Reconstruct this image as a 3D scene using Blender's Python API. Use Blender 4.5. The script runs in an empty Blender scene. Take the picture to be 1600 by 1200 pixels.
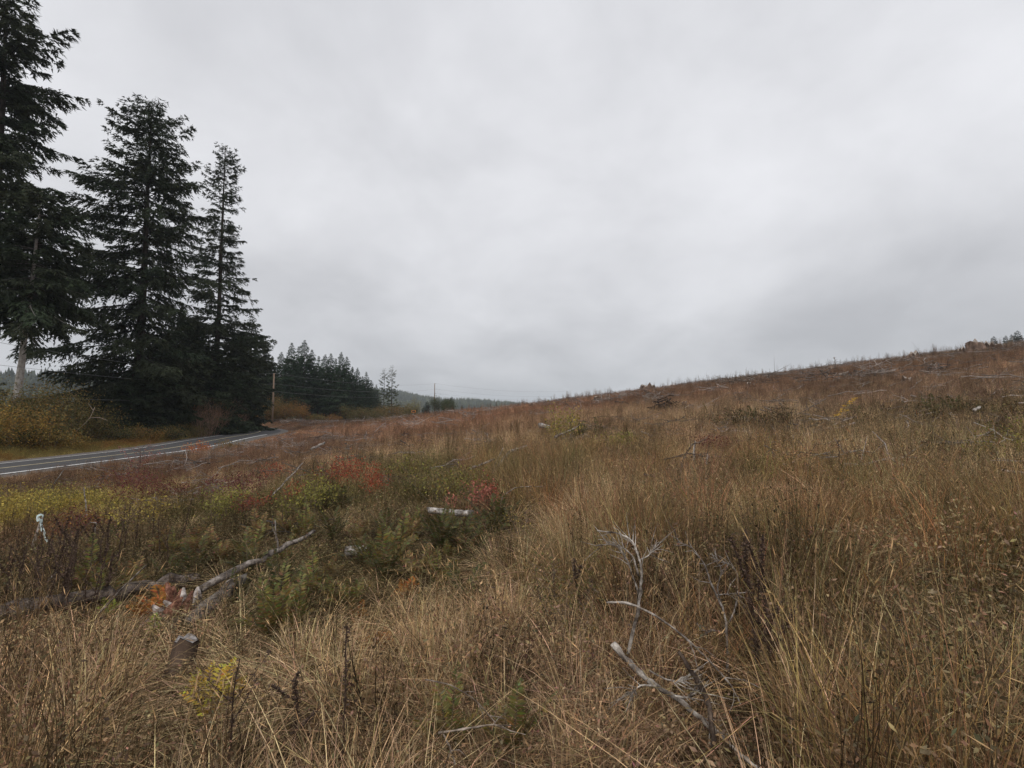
import bpy, math, random
import numpy as np
from mathutils import Vector, Matrix, Euler

SC = bpy.context.scene
COL = SC.collection
R = math.radians

# ------------------------------------------------------------------ camera
FOC = 720.0            # focal length in pixels of the 1600 px wide photograph
PITCH = math.atan(45.0 / FOC)
cam_d = bpy.data.cameras.new('camera'); cam_d.sensor_width = 36.0; cam_d.lens = 36.0 * FOC / 1600.0
cam_d.clip_start = 0.05; cam_d.clip_end = 9000
cam = bpy.data.objects.new('camera', cam_d); COL.objects.link(cam)
cam.location = (0, 0, 0); cam.rotation_euler = (math.pi / 2 + PITCH, 0, 0)
SC.camera = cam

# ------------------------------------------------------------------ world, sun, exposure
SUN_EL, SUN_AZ = R(48), R(200)
w = bpy.data.worlds.new('World'); SC.world = w; w.use_nodes = True
wt = w.node_tree; wt.nodes.clear()
def wn(t, **k):
    n = wt.nodes.new(t)
    for a, b in k.items(): setattr(n, a, b)
    return n
def wl(a, b): wt.links.new(a, b)
sky = wn('ShaderNodeTexSky', sky_type='NISHITA', sun_disc=False)
sky.sun_elevation = SUN_EL; sky.sun_rotation = SUN_AZ
tc = wn('ShaderNodeTexCoord')
sep = wn('ShaderNodeSeparateXYZ'); wl(tc.outputs['Generated'], sep.inputs[0])
zc = wn('ShaderNodeMath', operation='MAXIMUM'); wl(sep.outputs['Z'], zc.inputs[0]); zc.inputs[1].default_value = 0.0
za = wn('ShaderNodeMath', operation='ADD'); wl(zc.outputs[0], za.inputs[0]); za.inputs[1].default_value = 0.42
dx = wn('ShaderNodeMath', operation='DIVIDE'); wl(sep.outputs['X'], dx.inputs[0]); wl(za.outputs[0], dx.inputs[1])
dy = wn('ShaderNodeMath', operation='DIVIDE'); wl(sep.outputs['Y'], dy.inputs[0]); wl(za.outputs[0], dy.inputs[1])
cb = wn('ShaderNodeCombineXYZ'); wl(dx.outputs[0], cb.inputs[0]); wl(dy.outputs[0], cb.inputs[1])
n1 = wn('ShaderNodeTexNoise'); n1.inputs['Scale'].default_value = 0.9; n1.inputs['Detail'].default_value = 5; n1.inputs['Roughness'].default_value = 0.5
n1.inputs['Distortion'].default_value = 0.25
off = wn('ShaderNodeVectorMath', operation='ADD'); off.inputs[1].default_value = (3.3, 1.4, 0.0); wl(cb.outputs[0], off.inputs[0]); wl(off.outputs[0], n1.inputs['Vector'])
n2 = wn('ShaderNodeTexNoise'); n2.inputs['Scale'].default_value = 2.4; n2.inputs['Detail'].default_value = 7; n2.inputs['Roughness'].default_value = 0.55
n2.inputs['Distortion'].default_value = 0.25; wl(cb.outputs[0], n2.inputs['Vector'])
mx = wn('ShaderNodeMix', data_type='FLOAT'); mx.inputs[0].default_value = 0.35; wl(n1.outputs['Fac'], mx.inputs[2]); wl(n2.outputs['Fac'], mx.inputs[3])
cr = wn('ShaderNodeValToRGB'); wl(mx.outputs[0], cr.inputs[0])
cr.color_ramp.interpolation = 'B_SPLINE'
e = cr.color_ramp.elements
e[0].position = 0.34; e[0].color = (0.405, 0.410, 0.432, 1)
e[1].position = 0.66; e[1].color = (0.700, 0.705, 0.732, 1)
m_ = e.new(0.5); m_.color = (0.565, 0.570, 0.594, 1)
# overcast is brighter overhead
br = wn('ShaderNodeMapRange'); wl(zc.outputs[0], br.inputs[0]); br.inputs[1].default_value = 0.0; br.inputs[2].default_value = 0.9
br.inputs[3].default_value = 1.13; br.inputs[4].default_value = 1.60
sc_ = wn('ShaderNodeVectorMath', operation='SCALE'); wl(cr.outputs[0], sc_.inputs[0]); wl(br.outputs[0], sc_.inputs['Scale'])
bgc = wn('ShaderNodeBackground'); wl(sc_.outputs[0], bgc.inputs[0]); bgc.inputs[1].default_value = 1.0
bgs = wn('ShaderNodeBackground'); wl(sky.outputs[0], bgs.inputs[0]); bgs.inputs[1].default_value = 0.06
ms = wn('ShaderNodeMixShader'); ms.inputs[0].default_value = 0.95; wl(bgs.outputs[0], ms.inputs[1]); wl(bgc.outputs[0], ms.inputs[2])
wo = wn('ShaderNodeOutputWorld'); wl(ms.outputs[0], wo.inputs['Surface'])

sd = bpy.data.lights.new('sun', 'SUN'); sd.energy = 1.2; sd.angle = R(35); sd.color = (1.0, 0.96, 0.9)
so = bpy.data.objects.new('sun', sd); COL.objects.link(so)
dirv = Vector((math.sin(SUN_AZ) * math.cos(SUN_EL), math.cos(SUN_AZ) * math.cos(SUN_EL), math.sin(SUN_EL)))
so.rotation_euler = dirv.to_track_quat('Z', 'Y').to_euler()
SC.view_settings.view_transform = 'Standard'; SC.view_settings.look = 'None'
SC.view_settings.exposure = 0.0; SC.view_settings.gamma = 1.0; SC.view_settings.use_curve_mapping = False
SC.cycles.max_bounces = 4; SC.cycles.diffuse_bounces = 2; SC.cycles.glossy_bounces = 1; SC.cycles.transmission_bounces = 2
SC.cycles.volume_bounces = 1; SC.cycles.use_denoising = True

# ------------------------------------------------------------------ helpers
rng = np.random.default_rng(7)
def noise2(x, y, scale, seed=0):
    x = np.asarray(x, float) / scale; y = np.asarray(y, float) / scale
    xi = np.floor(x).astype(np.int64); yi = np.floor(y).astype(np.int64)
    fx = x - xi; fy = y - yi; fx = fx * fx * (3 - 2 * fx); fy = fy * fy * (3 - 2 * fy)
    def h(a, b):
        n = (a * 374761393 + b * 668265263 + seed * 1442695041) & 0x7fffffff
        n = ((n ^ (n >> 13)) * 1274126177) & 0x7fffffff
        return ((n ^ (n >> 16)) & 0xffff) / 65535.0
    return (h(xi, yi) * (1 - fx) + h(xi + 1, yi) * fx) * (1 - fy) + (h(xi, yi + 1) * (1 - fx) + h(xi + 1, yi + 1) * fx) * fy
def fbm(x, y, scale, seed=0, oct=3):
    s = 0; a = 1; t = 0
    for i in range(oct):
        s = s + a * noise2(x, y, scale / 2 ** i, seed + i * 17); t += a; a *= 0.5
    return s / t
def sstep(a, b, x):
    t = np.clip((np.asarray(x, float) - a) / (b - a), 0, 1); return t * t * (3 - 2 * t)

ROAD_Y = np.array([-400, -60, 0, 25.5, 30.6, 38, 43, 50.3, 58, 65.3, 74.2, 82, 90, 100, 120, 150, 220, 500])
ROAD_X = np.array([-29.5, -28.6, -28.2, -28.3, -28.6, -28.9, -29.3, -31.2, -33.8, -35.9, -38.1, -41.2, -46, -54, -76, -112, -200, -560])
_yy = np.linspace(-400, 500, 1801); _xx = np.interp(_yy, ROAD_Y, ROAD_X); _k = np.hanning(23); _k /= _k.sum()
_xx = np.convolve(np.pad(_xx, 11, mode='edge'), _k, 'valid')
def road_x(y): return np.interp(y, _yy, _xx)          # the near white line
def floor_z(y): return -3.42 + 0.0035 * np.clip(np.asarray(y, float) - 35, 0, 160)
def height(x, y):
    x = np.asarray(x, float); y = np.asarray(y, float)
    yc = 112 + 90 * sstep(0, -30, x)
    d = np.clip(y - yc, 0, None)
    aa = np.where(x > 0, 0.082 + 0.044 * sstep(6, 55, np.hypot(x, y) * 1.0), 0.123)
    plane = -1.6 + aa * x + 0.026 * y - 0.0011 * d * d
    plane = np.minimum(plane, 30 + 0 * x)
    rx = x - road_x(y)
    fl = floor_z(y)
    far = sstep(-30, -70, rx)
    b = 0.5 * (plane + fl + np.sqrt((plane - fl) ** 2 + 0.5))
    amp = sstep(0.3, 4, np.maximum(rx, -9 - rx)) * (1 - sstep(400, 700, np.hypot(x, y)))
    b = b + amp * ((fbm(x, y, 2.3, 3) - 0.5) * 0.22 + (fbm(x, y, 11, 9) - 0.5) * 0.6 * sstep(4, 20, np.hypot(x, y)) + (fbm(x, y, 4.2, 12) - 0.5) * 0.7 * sstep(10, 35, np.hypot(x, y)) * sstep(-18, 0, x))
    b = b + 0.8 * sstep(55, 80, y) * sstep(2.5, 6, rx) * (1 - sstep(22, 45, rx)) * (1 - sstep(120, 200, y))
    inr = (1 - sstep(0.6, 4.5, rx)) * sstep(-12.5, -9, rx)
    b = b * (1 - inr) + (fl - 0.10) * inr
    return b
def hz(x, y): return float(height(x, y))
def ray(px, py):
    u = (px - 800) / FOC; v = (600 - py) / FOC
    c, s = math.cos(PITCH), math.sin(PITCH)
    return Vector((u, c - v * s, s + v * c))
def P(px, py, dz=0.0):
    """ground point seen at a pixel of the photograph"""
    d = ray(px, py); t = 0.8
    for i in range(900):
        p = d * t
        if p.z < hz(p.x, p.y) + dz: break
        t += 0.04 + t * 0.004
    return Vector((p.x, p.y, hz(p.x, p.y)))
def PD(px, py, Y):
    d = ray(px, py); return d * (Y / d.y)

def fast_mesh(name, verts, tris=None, quads=None, col=None, mats=(), mat_idx=None, smooth=False, floats=None):
    me = bpy.data.meshes.new(name)
    verts = np.asarray(verts, np.float32).reshape(-1, 3)
    loops = []; starts = []; n = 0; nf = 0
    if tris is not None and len(tris):
        t = np.asarray(tris, np.int32).reshape(-1, 3); loops.append(t.ravel()); starts.append(np.arange(len(t)) * 3); n = len(t) * 3; nf = len(t)
    if quads is not None and len(quads):
        q = np.asarray(quads, np.int32).reshape(-1, 4); loops.append(q.ravel()); starts.append(n + np.arange(len(q)) * 4); nf += len(q)
    loops = np.concatenate(loops).astype(np.int32); starts = np.concatenate(starts).astype(np.int32)
    me.vertices.add(len(verts)); me.vertices.foreach_set('co', verts.ravel())
    me.loops.add(len(loops)); me.loops.foreach_set('vertex_index', loops)
    me.polygons.add(nf); me.polygons.foreach_set('loop_start', starts)
    if mat_idx is not None: me.polygons.foreach_set('material_index', np.asarray(mat_idx, np.int32))
    me.update(calc_edges=True)
    if smooth: me.polygons.foreach_set('use_smooth', np.ones(nf, bool))
    if col is not None:
        a = me.color_attributes.new('col', 'FLOAT_COLOR', 'POINT')
        c = np.ones((len(verts), 4), np.float32); c[:, :3] = col; a.data.foreach_set('color', c.ravel())
    for k, v in (floats or {}).items():
        a = me.attributes.new(k, 'FLOAT', 'POINT'); a.data.foreach_set('value', np.asarray(v, np.float32))
    for m in mats: me.materials.append(m)
    return me
class MB:
    """collects pieces for one mesh"""
    def __init__(s): s.v = []; s.t = []; s.q = []; s.c = []; s.n = 0
    def add(s, v, t=None, q=None, col=(1, 1, 1)):
        v = np.asarray(v, np.float32).reshape(-1, 3)
        if t is not None and len(t): s.t.append(np.asarray(t).reshape(-1, 3) + s.n)
        if q is not None and len(q): s.q.append(np.asarray(q).reshape(-1, 4) + s.n)
        c = np.broadcast_to(np.asarray(col, np.float32), (len(v), 3)); s.c.append(c)
        s.v.append(v); s.n += len(v)
    def tube(s, pts, rad, sides=6, col=(1, 1, 1), cap=True, rough=0.0, g=None):
        pts = np.asarray(pts, float); n = len(pts)
        rad = np.broadcast_to(np.asarray(rad, float), (n,))
        tg = np.gradient(pts, axis=0); tg /= (np.linalg.norm(tg, axis=1, keepdims=True) + 1e-9)
        up = np.array([0.03, 0.05, 1.0]) if abs(tg[:, 2]).mean() < 0.8 else np.array([1.0, 0.1, 0.02])
        a = np.cross(tg, up); a /= (np.linalg.norm(a, axis=1, keepdims=True) + 1e-9); b = np.cross(tg, a)
        an = np.arange(sides) * 2 * math.pi / sides
        rr = rad[:, None] * np.ones((1, sides))
        if rough: rr = rr * (1 + rough * ((g or rng).random((n, sides)) - 0.5) * 2)
        ring = pts[:, None, :] + rr[..., None] * (np.cos(an)[None, :, None] * a[:, None, :] + np.sin(an)[None, :, None] * b[:, None, :])
        idx = np.arange(n * sides).reshape(n, sides)
        q = np.stack([idx[:-1], np.roll(idx[:-1], -1, 1), np.roll(idx[1:], -1, 1), idx[1:]], -1).reshape(-1, 4)
        v = ring.reshape(-1, 3); t = []
        if cap:
            v = np.concatenate([v, pts[:1], pts[-1:]]); c0 = n * sides
            for i in range(sides):
                t.append((idx[0, i], c0, idx[0, (i + 1) % sides])); t.append((idx[-1, (i + 1) % sides], c0 + 1, idx[-1, i]))
        s.add(v, t, q, col)
    def cards(s, base, dirv, side, L, W, col, kite=True):
        """tapered leaf-like faces, arrays of n"""
        base = np.asarray(base, float); n = len(base); L = np.broadcast_to(L, (n,))[:, None]; W = np.broadcast_to(W, (n,))[:, None]
        if kite:
            v = np.stack([base, base + dirv * L * 0.45 + side * W / 2, base + dirv * L, base + dirv * L * 0.45 - side * W / 2], 1)
            q = np.arange(n * 4).reshape(n, 4); cc = np.repeat(np.broadcast_to(col, (n, 3)), 4, 0)
            s.add(v, None, q, cc)
        else:
            v = np.stack([base + side * W / 2, base + dirv * L, base - side * W / 2], 1)
            t = np.arange(n * 3).reshape(n, 3); cc = np.repeat(np.broadcast_to(col, (n, 3)), 3, 0)
            s.add(v, t, None, cc)
    def mesh(s, name, mats, smooth=False):
        return fast_mesh(name, np.concatenate(s.v), np.concatenate(s.t) if s.t else None, np.concatenate(s.q) if s.q else None,
                         np.concatenate(s.c), mats, smooth=smooth)
    def build(s, name, mats, parent=None, loc=None, smooth=False):
        return link(name, s.mesh(name, mats, smooth), parent, loc)
def link(name, me, parent=None, loc=None):
    o = bpy.data.objects.new(name, me); COL.objects.link(o)
    if parent is not None: o.parent = parent
    if loc is not None: o.location = loc
    return o
def tag(o, label=None, cat=None, group=None, kind=None):
    for k, v in (('label', label), ('category', cat), ('group', group), ('kind', kind)):
        if v: o[k] = v
    return o
def thing(name, loc, label, cat, group=None, rz=0.0, sc=1.0):
    o = bpy.data.objects.new(name, None); COL.objects.link(o); o.empty_display_size = 0.3
    o.location = loc; o.rotation_euler = (0, 0, rz); o.scale = (sc, sc, sc) if not isinstance(sc, tuple) else sc
    return tag(o, label, cat, group)
def unit(v): return v / (np.linalg.norm(v, axis=-1, keepdims=True) + 1e-9)
def rdir(g, n): return unit(g.normal(size=(n, 3)))

# ------------------------------------------------------------------ materials
def new_mat(name):
    m = bpy.data.materials.new(name); m.use_nodes = True; t = m.node_tree; t.nodes.clear(); return m, t
def veg_mat(name, instancer=False, trans=0.25, rough=0.75, var=0.35, scale=30.0, spec=0.15):
    m, t = new_mat(name); N = t.nodes.new; Lk = t.links.new
    at = N('ShaderNodeAttribute'); at.attribute_name = 'icol' if instancer else 'col'
    at.attribute_type = 'INSTANCER' if instancer else 'GEOMETRY'
    colr = at.outputs['Color']
    if instancer:
        a2 = N('ShaderNodeAttribute'); a2.attribute_name = 'col'; a2.attribute_type = 'GEOMETRY'
        mm = N('ShaderNodeMix'); mm.data_type = 'RGBA'; mm.blend_type = 'MULTIPLY'; mm.inputs[0].default_value = 1
        Lk(colr, mm.inputs[6]); Lk(a2.outputs['Color'], mm.inputs[7]); colr = mm.outputs[2]
    ge = N('ShaderNodeNewGeometry'); nz = N('ShaderNodeTexNoise'); nz.inputs['Scale'].default_value = scale; nz.inputs['Detail'].default_value = 2
    Lk(ge.outputs['Position'], nz.inputs['Vector'])
    mr = N('ShaderNodeMapRange'); Lk(nz.outputs['Fac'], mr.inputs[0]); mr.inputs[1].default_value = 0.3; mr.inputs[2].default_value = 0.7
    mr.inputs[3].default_value = 1 - var; mr.inputs[4].default_value = 1 + var
    vs = N('ShaderNodeVectorMath'); vs.operation = 'SCALE'; Lk(colr, vs.inputs[0]); Lk(mr.outputs[0], vs.inputs['Scale'])
    pb = N('ShaderNodeBsdfPrincipled'); Lk(vs.outputs[0], pb.inputs['Base Color']); pb.inputs['Roughness'].default_value = rough
    pb.inputs['Specular IOR Level'].default_value = spec
    out = N('ShaderNodeOutputMaterial')
    if trans > 0:
        tr = N('ShaderNodeBsdfTranslucent'); Lk(vs.outputs[0], tr.inputs[0]); mxs = N('ShaderNodeMixShader'); mxs.inputs[0].default_value = trans
        Lk(pb.outputs[0], mxs.inputs[1]); Lk(tr.outputs[0], mxs.inputs[2]); Lk(mxs.outputs[0], out.inputs[0])
    else: Lk(pb.outputs[0], out.inputs[0])
    return m
def ramp_mat(name, stops, scale, detail=5, rough=0.85, bump=0.0, stretch=None, bump_scale=None, usecol=False, spec=0.2):
    """noise driven colour; object space"""
    m, t = new_mat(name); N = t.nodes.new; Lk = t.links.new
    tcn = N('ShaderNodeTexCoord'); mp = N('ShaderNodeMapping'); Lk(tcn.outputs['Object'], mp.inputs[0])
    if stretch: mp.inputs['Scale'].default_value = stretch
    nz = N('ShaderNodeTexNoise'); nz.inputs['Scale'].default_value = scale; nz.inputs['Detail'].default_value = detail; nz.inputs['Roughness'].default_value = 0.65
    Lk(mp.outputs[0], nz.inputs['Vector'])
    rp = N('ShaderNodeValToRGB'); Lk(nz.outputs['Fac'], rp.inputs[0]); el = rp.color_ramp.elements
    el[0].position, el[0].color = stops[0][0], (*stops[0][1], 1); el[1].position, el[1].color = stops[-1][0], (*stops[-1][1], 1)
    for p, c in stops[1:-1]: x = el.new(p); x.color = (*c, 1)
    colr = rp.outputs[0]
    if usecol:
        at = N('ShaderNodeAttribute'); at.attribute_name = 'col'
        mm = N('ShaderNodeMix'); mm.data_type = 'RGBA'; mm.blend_type = 'MULTIPLY'; mm.inputs[0].default_value = 1
        Lk(colr, mm.inputs[6]); Lk(at.outputs['Color'], mm.inputs[7]); colr = mm.outputs[2]
    pb = N('ShaderNodeBsdfPrincipled'); Lk(colr, pb.inputs['Base Color']); pb.inputs['Roughness'].default_value = rough; pb.inputs['Specular IOR Level'].default_value = spec
    if bump:
        n2_ = N('ShaderNodeTexNoise'); n2_.inputs['Scale'].default_value = bump_scale or scale * 2; n2_.inputs['Detail'].default_value = 6; Lk(mp.outputs[0], n2_.inputs['Vector'])
        bp = N('ShaderNodeBump'); bp.inputs['Strength'].default_value = bump; bp.inputs['Distance'].default_value = 0.02; Lk(n2_.outputs['Fac'], bp.inputs['Height']); Lk(bp.outputs[0], pb.inputs['Normal'])
    out = N('ShaderNodeOutputMaterial'); Lk(pb.outputs[0], out.inputs[0])
    return m
M = {}
M['ground'] = ramp_mat('soil_and_litter', [(0.3, (0.45, 0.42, 0.40)), (0.5, (0.85, 0.85, 0.85)), (0.7, (1.5, 1.4, 1.3))], 6.0, 8, 0.95, 0.9, None, 25, True, 0.05)
M['inst'] = veg_mat('dry_vegetation', True, 0.12)
M['leafy'] = veg_mat('leaf_cover', True, 0.12)
M['needles'] = veg_mat('conifer_needles', False, 0.12, 0.7, 0.4, 1.2, 0.2)
M['leaf'] = veg_mat('shrub_leaves', False, 0.3, 0.65, 0.3, 9)
M['stalk'] = veg_mat('dry_stalk', False, 0.0, 0.85, 0.35, 60)
M['bark'] = ramp_mat('fir_bark', [(0.35, (0.018, 0.014, 0.011)), (0.55, (0.06, 0.047, 0.038)), (0.7, (0.12, 0.10, 0.085))], 3.0, 6, 0.9, 1.0, (1, 1, 0.25), None, True)
M['palebark'] = ramp_mat('pale_bark', [(0.3, (0.16, 0.14, 0.12)), (0.5, (0.36, 0.33, 0.30)), (0.7, (0.52, 0.49, 0.46))], 5.0, 6, 0.85, 0.8, (1, 1, 0.6), None, True)
M['wood'] = ramp_mat('weathered_wood', [(0.36, (0.07, 0.055, 0.045)), (0.5, (0.25, 0.22, 0.195)), (0.64, (0.56, 0.52, 0.48))], 14.0, 7, 0.8, 0.9, (1, 1, 1), 40, True)
M['pole'] = ramp_mat('pole_wood', [(0.3, (0.13, 0.085, 0.06)), (0.7, (0.30, 0.22, 0.16))], 4.0, 5, 0.85, 0.5, (3, 3, 0.2))
M['asphalt'] = ramp_mat('asphalt', [(0.3, (0.055, 0.053, 0.054)), (0.7, (0.095, 0.092, 0.093))], 1.2, 10, 0.85, 0.4, None, 60)
M['gravel'] = ramp_mat('shoulder_gravel', [(0.3, (0.09, 0.08, 0.07)), (0.55, (0.17, 0.15, 0.135)), (0.75, (0.28, 0.26, 0.24))], 9, 10, 0.95, 0.8, None, 40)
M['white'] = ramp_mat('white_road_paint', [(0.3, (0.7, 0.69, 0.66)), (0.6, (0.85, 0.84, 0.81))], 3.0, 8, 0.6)
M['yellow'] = ramp_mat('yellow_road_paint', [(0.3, (0.5, 0.42, 0.24)), (0.6, (0.72, 0.62, 0.38))], 3.0, 8, 0.6)
M['ribbon'] = ramp_mat('flagging_tape', [(0.3, (0.62, 0.78, 0.76)), (0.7, (0.85, 0.93, 0.92))], 20, 2, 0.4)
M['wire'] = ramp_mat('wire', [(0.3, (0.16, 0.16, 0.17)), (0.7, (0.26, 0.26, 0.27))], 2, 2, 0.5)
M['signback'] = ramp_mat('sign_board', [(0.3, (0.03, 0.03, 0.03)), (0.7, (0.07, 0.06, 0.05))], 5, 2, 0.5)
M['signorange'] = ramp_mat('sign_border', [(0.3, (0.75, 0.26, 0.05)), (0.7, (0.85, 0.32, 0.07))], 5, 2, 0.5)

# ------------------------------------------------------------------ colour zones of the field (real plant colours, by place)
def A(px, py): p = P(px, py); return p.x, p.y
TAN = (0.55, 0.355, 0.200); STRAW = (0.76, 0.54, 0.305); BROWN = (0.28, 0.165, 0.092); REDB = (0.40, 0.215, 0.130); OLIVE = (0.235, 0.185, 0.085)
YEL = (0.42, 0.33, 0.07); LIME = (0.27, 0.25, 0.075); MAROON = (0.17, 0.070, 0.058); GREYB = (0.37, 0.25, 0.175); ORG = (0.42, 0.22, 0.075)
blobs = []
for px, py, r, c, wgt in [
    (20, 815, 2.6, YEL, 3.2), (60, 800, 2.2, YEL, 3), (110, 790, 2.2, LIME, 2.5), (190, 800, 1.4, YEL, 1.8), (335, 800, 0.9, LIME, 3.5), (170, 830, 1.5, OLIVE, 2),
    (230, 755, 2.2, MAROON, 3), (170, 750, 2.4, MAROON, 1.8), (320, 765, 1.8, MAROON, 1.6), (100, 830, 1.2, MAROON, 2.2), (30, 765, 4, BROWN, 2.5), (150, 730, 5, BROWN, 2),
    (690, 768, 1.2, LIME, 3), (655, 735, 1.8, LIME, 1.6), (640, 718, 2.2, STRAW, 1.4), (500, 790, 0.9, LIME, 3), (420, 780, 1.3, LIME, 1.2),
    (880, 686, 1.0, LIME, 3), (965, 700, 0.8, YEL, 2), (1130, 665, 2.6, OLIVE, 2), (1260, 660, 2.5, OLIVE, 1.5), (1010, 658, 5, STRAW, 4), (900, 652, 5, STRAW, 2.6),
    (745, 690, 3, STRAW, 2.2), (690, 695, 3.5, REDB, 1.6), (640, 690, 5, REDB, 2.2), (700, 672, 8, REDB, 2.5), (820, 680, 5, REDB, 2.6), (920, 668, 4, REDB, 2),
    (760, 655, 14, REDB, 3), (860, 640, 14, REDB, 3), (560, 680, 6, GREYB, 1.5), (480, 700, 6, GREYB, 1.5), (1110, 702, 0.8, MAROON, 3), (1060, 690, 1.2, BROWN, 1.4),
    (1180, 715, 1.5, ORG, 1.0), (1080, 735, 1.4, TAN, 1.2), (1390, 740, 1.0, STRAW, 1.6), (1250, 740, 1.2, ORG, 0.7), (1560, 720, 1.5, LIME, 1.2), (1480, 645, 2.2, OLIVE, 2.2),
    (1590, 640, 2.2, LIME, 1.2), (1350, 670, 2, OLIVE, 1.2), (1450, 690, 2, OLIVE, 1), (1250, 600, 22, BROWN, 2), (1450, 600, 16, GREYB, 2), (1100, 610, 26, REDB, 1.6),
    (1300, 640, 5, GREYB, 1.3), (1550, 560, 20, BROWN, 1.6), (575, 765, 0.35, (0.42, 0.10, 0.05), 1.2), (520, 755, 0.45, (0.36, 0.12, 0.06), 1), (745, 795, 0.28, (0.5, 0.14, 0.09), 1),
    (400, 900, 1.2, OLIVE, 2.5), (500, 900, 1.0, OLIVE, 2.5), (620, 880, 0.9, OLIVE, 2.2), (150, 900, 1.4, OLIVE, 1.5), (300, 870, 1.6, OLIVE, 2), (560, 960, 0.5, (0.2, 0.15, 0.06), 1.5),
    (590, 1000, 0.3, ORG, 2.0), (240, 960, 0.4, ORG, 1.8), (40, 970, 0.8, BROWN, 1.6), (950, 1080, 0.7, (0.27, 0.17, 0.115), 2.5), (800, 740, 1.6, OLIVE, 1.2), (960, 735, 1.6, OLIVE, 1.2),
    (470, 1080, 0.5, STRAW, 1.2), (100, 1080, 0.8, TAN, 1.5), (1380, 910, 0.6, STRAW, 1.2), (800, 980, 0.6, STRAW, 0.8), (1500, 1000, 0.9, OLIVE, 2), (1350, 860, 1.3, OLIVE, 1.6),
    (1050, 860, 0.8, OLIVE, 1.5)]:
    x, y = A(px, py); blobs.append((x, y, r, c, wgt))
def zone_color(x, y, jit=0.0, g=rng):
    x = np.asarray(x, float); y = np.asarray(y, float); n = x.shape
    d = np.hypot(x, y)
    c = np.zeros(n + (3,)); wt_ = np.zeros(n + (1,))
    base = np.array(TAN) * 0.92; f = sstep(14, 45, d)[..., None]
    red = np.array(REDB) * (1 - sstep(0, 60, x)[..., None]) + np.array(GREYB) * 0.95 * sstep(0, 60, x)[..., None]
    left = sstep(-2, -9, x)[..., None]
    base = base * (1 - left * 0.5) + np.array(BROWN) * left * 0.5
    c += base * (1 - f) + red * f; wt_ += 1
    p1 = fbm(x, y, 3.5, 21)[..., None]; p2 = fbm(x, y, 1.3, 40)[..., None]; p3 = fbm(x, y, 9, 70)[..., None]
    for col, ww in ((BROWN, sstep(0.5, 0.75, p1) * 1.6), (STRAW, sstep(0.55, 0.8, p2) * 1.3), (OLIVE, sstep(0.52, 0.75, p3) * 1.6 * (1 - f * 0.6)), (REDB, sstep(0.45, 0.25, p3) * 0.9)):
        c += np.array(col) * ww; wt_ += ww
    for bx, by, r, col, ww in blobs:
        wob = 0.75 + 0.6 * noise2(x, y, r * 0.6 + 0.2, 5)
        k = (ww * np.exp(-(((x - bx) ** 2 + (y - by) ** 2) / (r * wob) ** 2)))[..., None]
        c += np.array(col) * k * 1.3; wt_ += k * 1.3
    bd = (sstep(3.4, 4.2, y) * (1 - sstep(8.0, 10.5, y)) * (1 - sstep(-.12, .05, x / np.maximum(y, .5))))[..., None] * 1.6
    c += np.array((0.25, 0.18, 0.088)) * bd; wt_ += bd
    c = c / wt_
    c = c * (0.35 + 1.3 * fbm(x, y, 0.8, 91))[..., None] * (0.65 + 0.7 * fbm(x, y, 4, 95))[..., None] * (1 + (1.3 * fbm(x, y, 13, 96) - .65) * sstep(15, 40, d))[..., None]
    if jit:
        c = c * (1 + jit * (g.random(n + (1,)) - 0.5) * 2) * (1 + 0.15 * jit * (g.random(n + (3,)) - 0.5))
        # single tufts take neighbours' hues
    return np.clip(c, 0.005, 0.9)

# ------------------------------------------------------------------ terrain
def axis(lo, hi, n, s):
    t = np.linspace(math.asinh(lo / s), math.asinh(hi / s), n); return np.sinh(t) * s
gx = axis(-3000, 3000, 330, 9); gy = np.concatenate([axis(-300, 4, 30, 12)[:-1], 4 + axis(0, 3000, 300, 14) - 0])
X, Y = np.meshgrid(gx, gy); Z = height(X, Y)
nx, ny = len(gx), len(gy); idx = np.arange(nx * ny).reshape(ny, nx)
q = np.stack([idx[:-1, :-1], idx[:-1, 1:], idx[1:, 1:], idx[1:, :-1]], -1).reshape(-1, 4)
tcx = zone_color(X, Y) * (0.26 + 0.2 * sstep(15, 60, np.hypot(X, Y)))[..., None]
beyond = sstep(-9, -14, X - road_x(Y))[..., None]
tcx = tcx * (1 - beyond) + np.array((0.10, 0.085, 0.035)) * beyond
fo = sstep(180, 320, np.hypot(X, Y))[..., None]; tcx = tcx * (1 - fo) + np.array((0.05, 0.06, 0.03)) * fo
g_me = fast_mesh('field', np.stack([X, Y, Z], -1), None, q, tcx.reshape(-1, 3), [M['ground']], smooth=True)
field = link('field', g_me); tag(field, 'uneven brown cut-over ground sloping up to the right', kind='structure')

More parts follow.
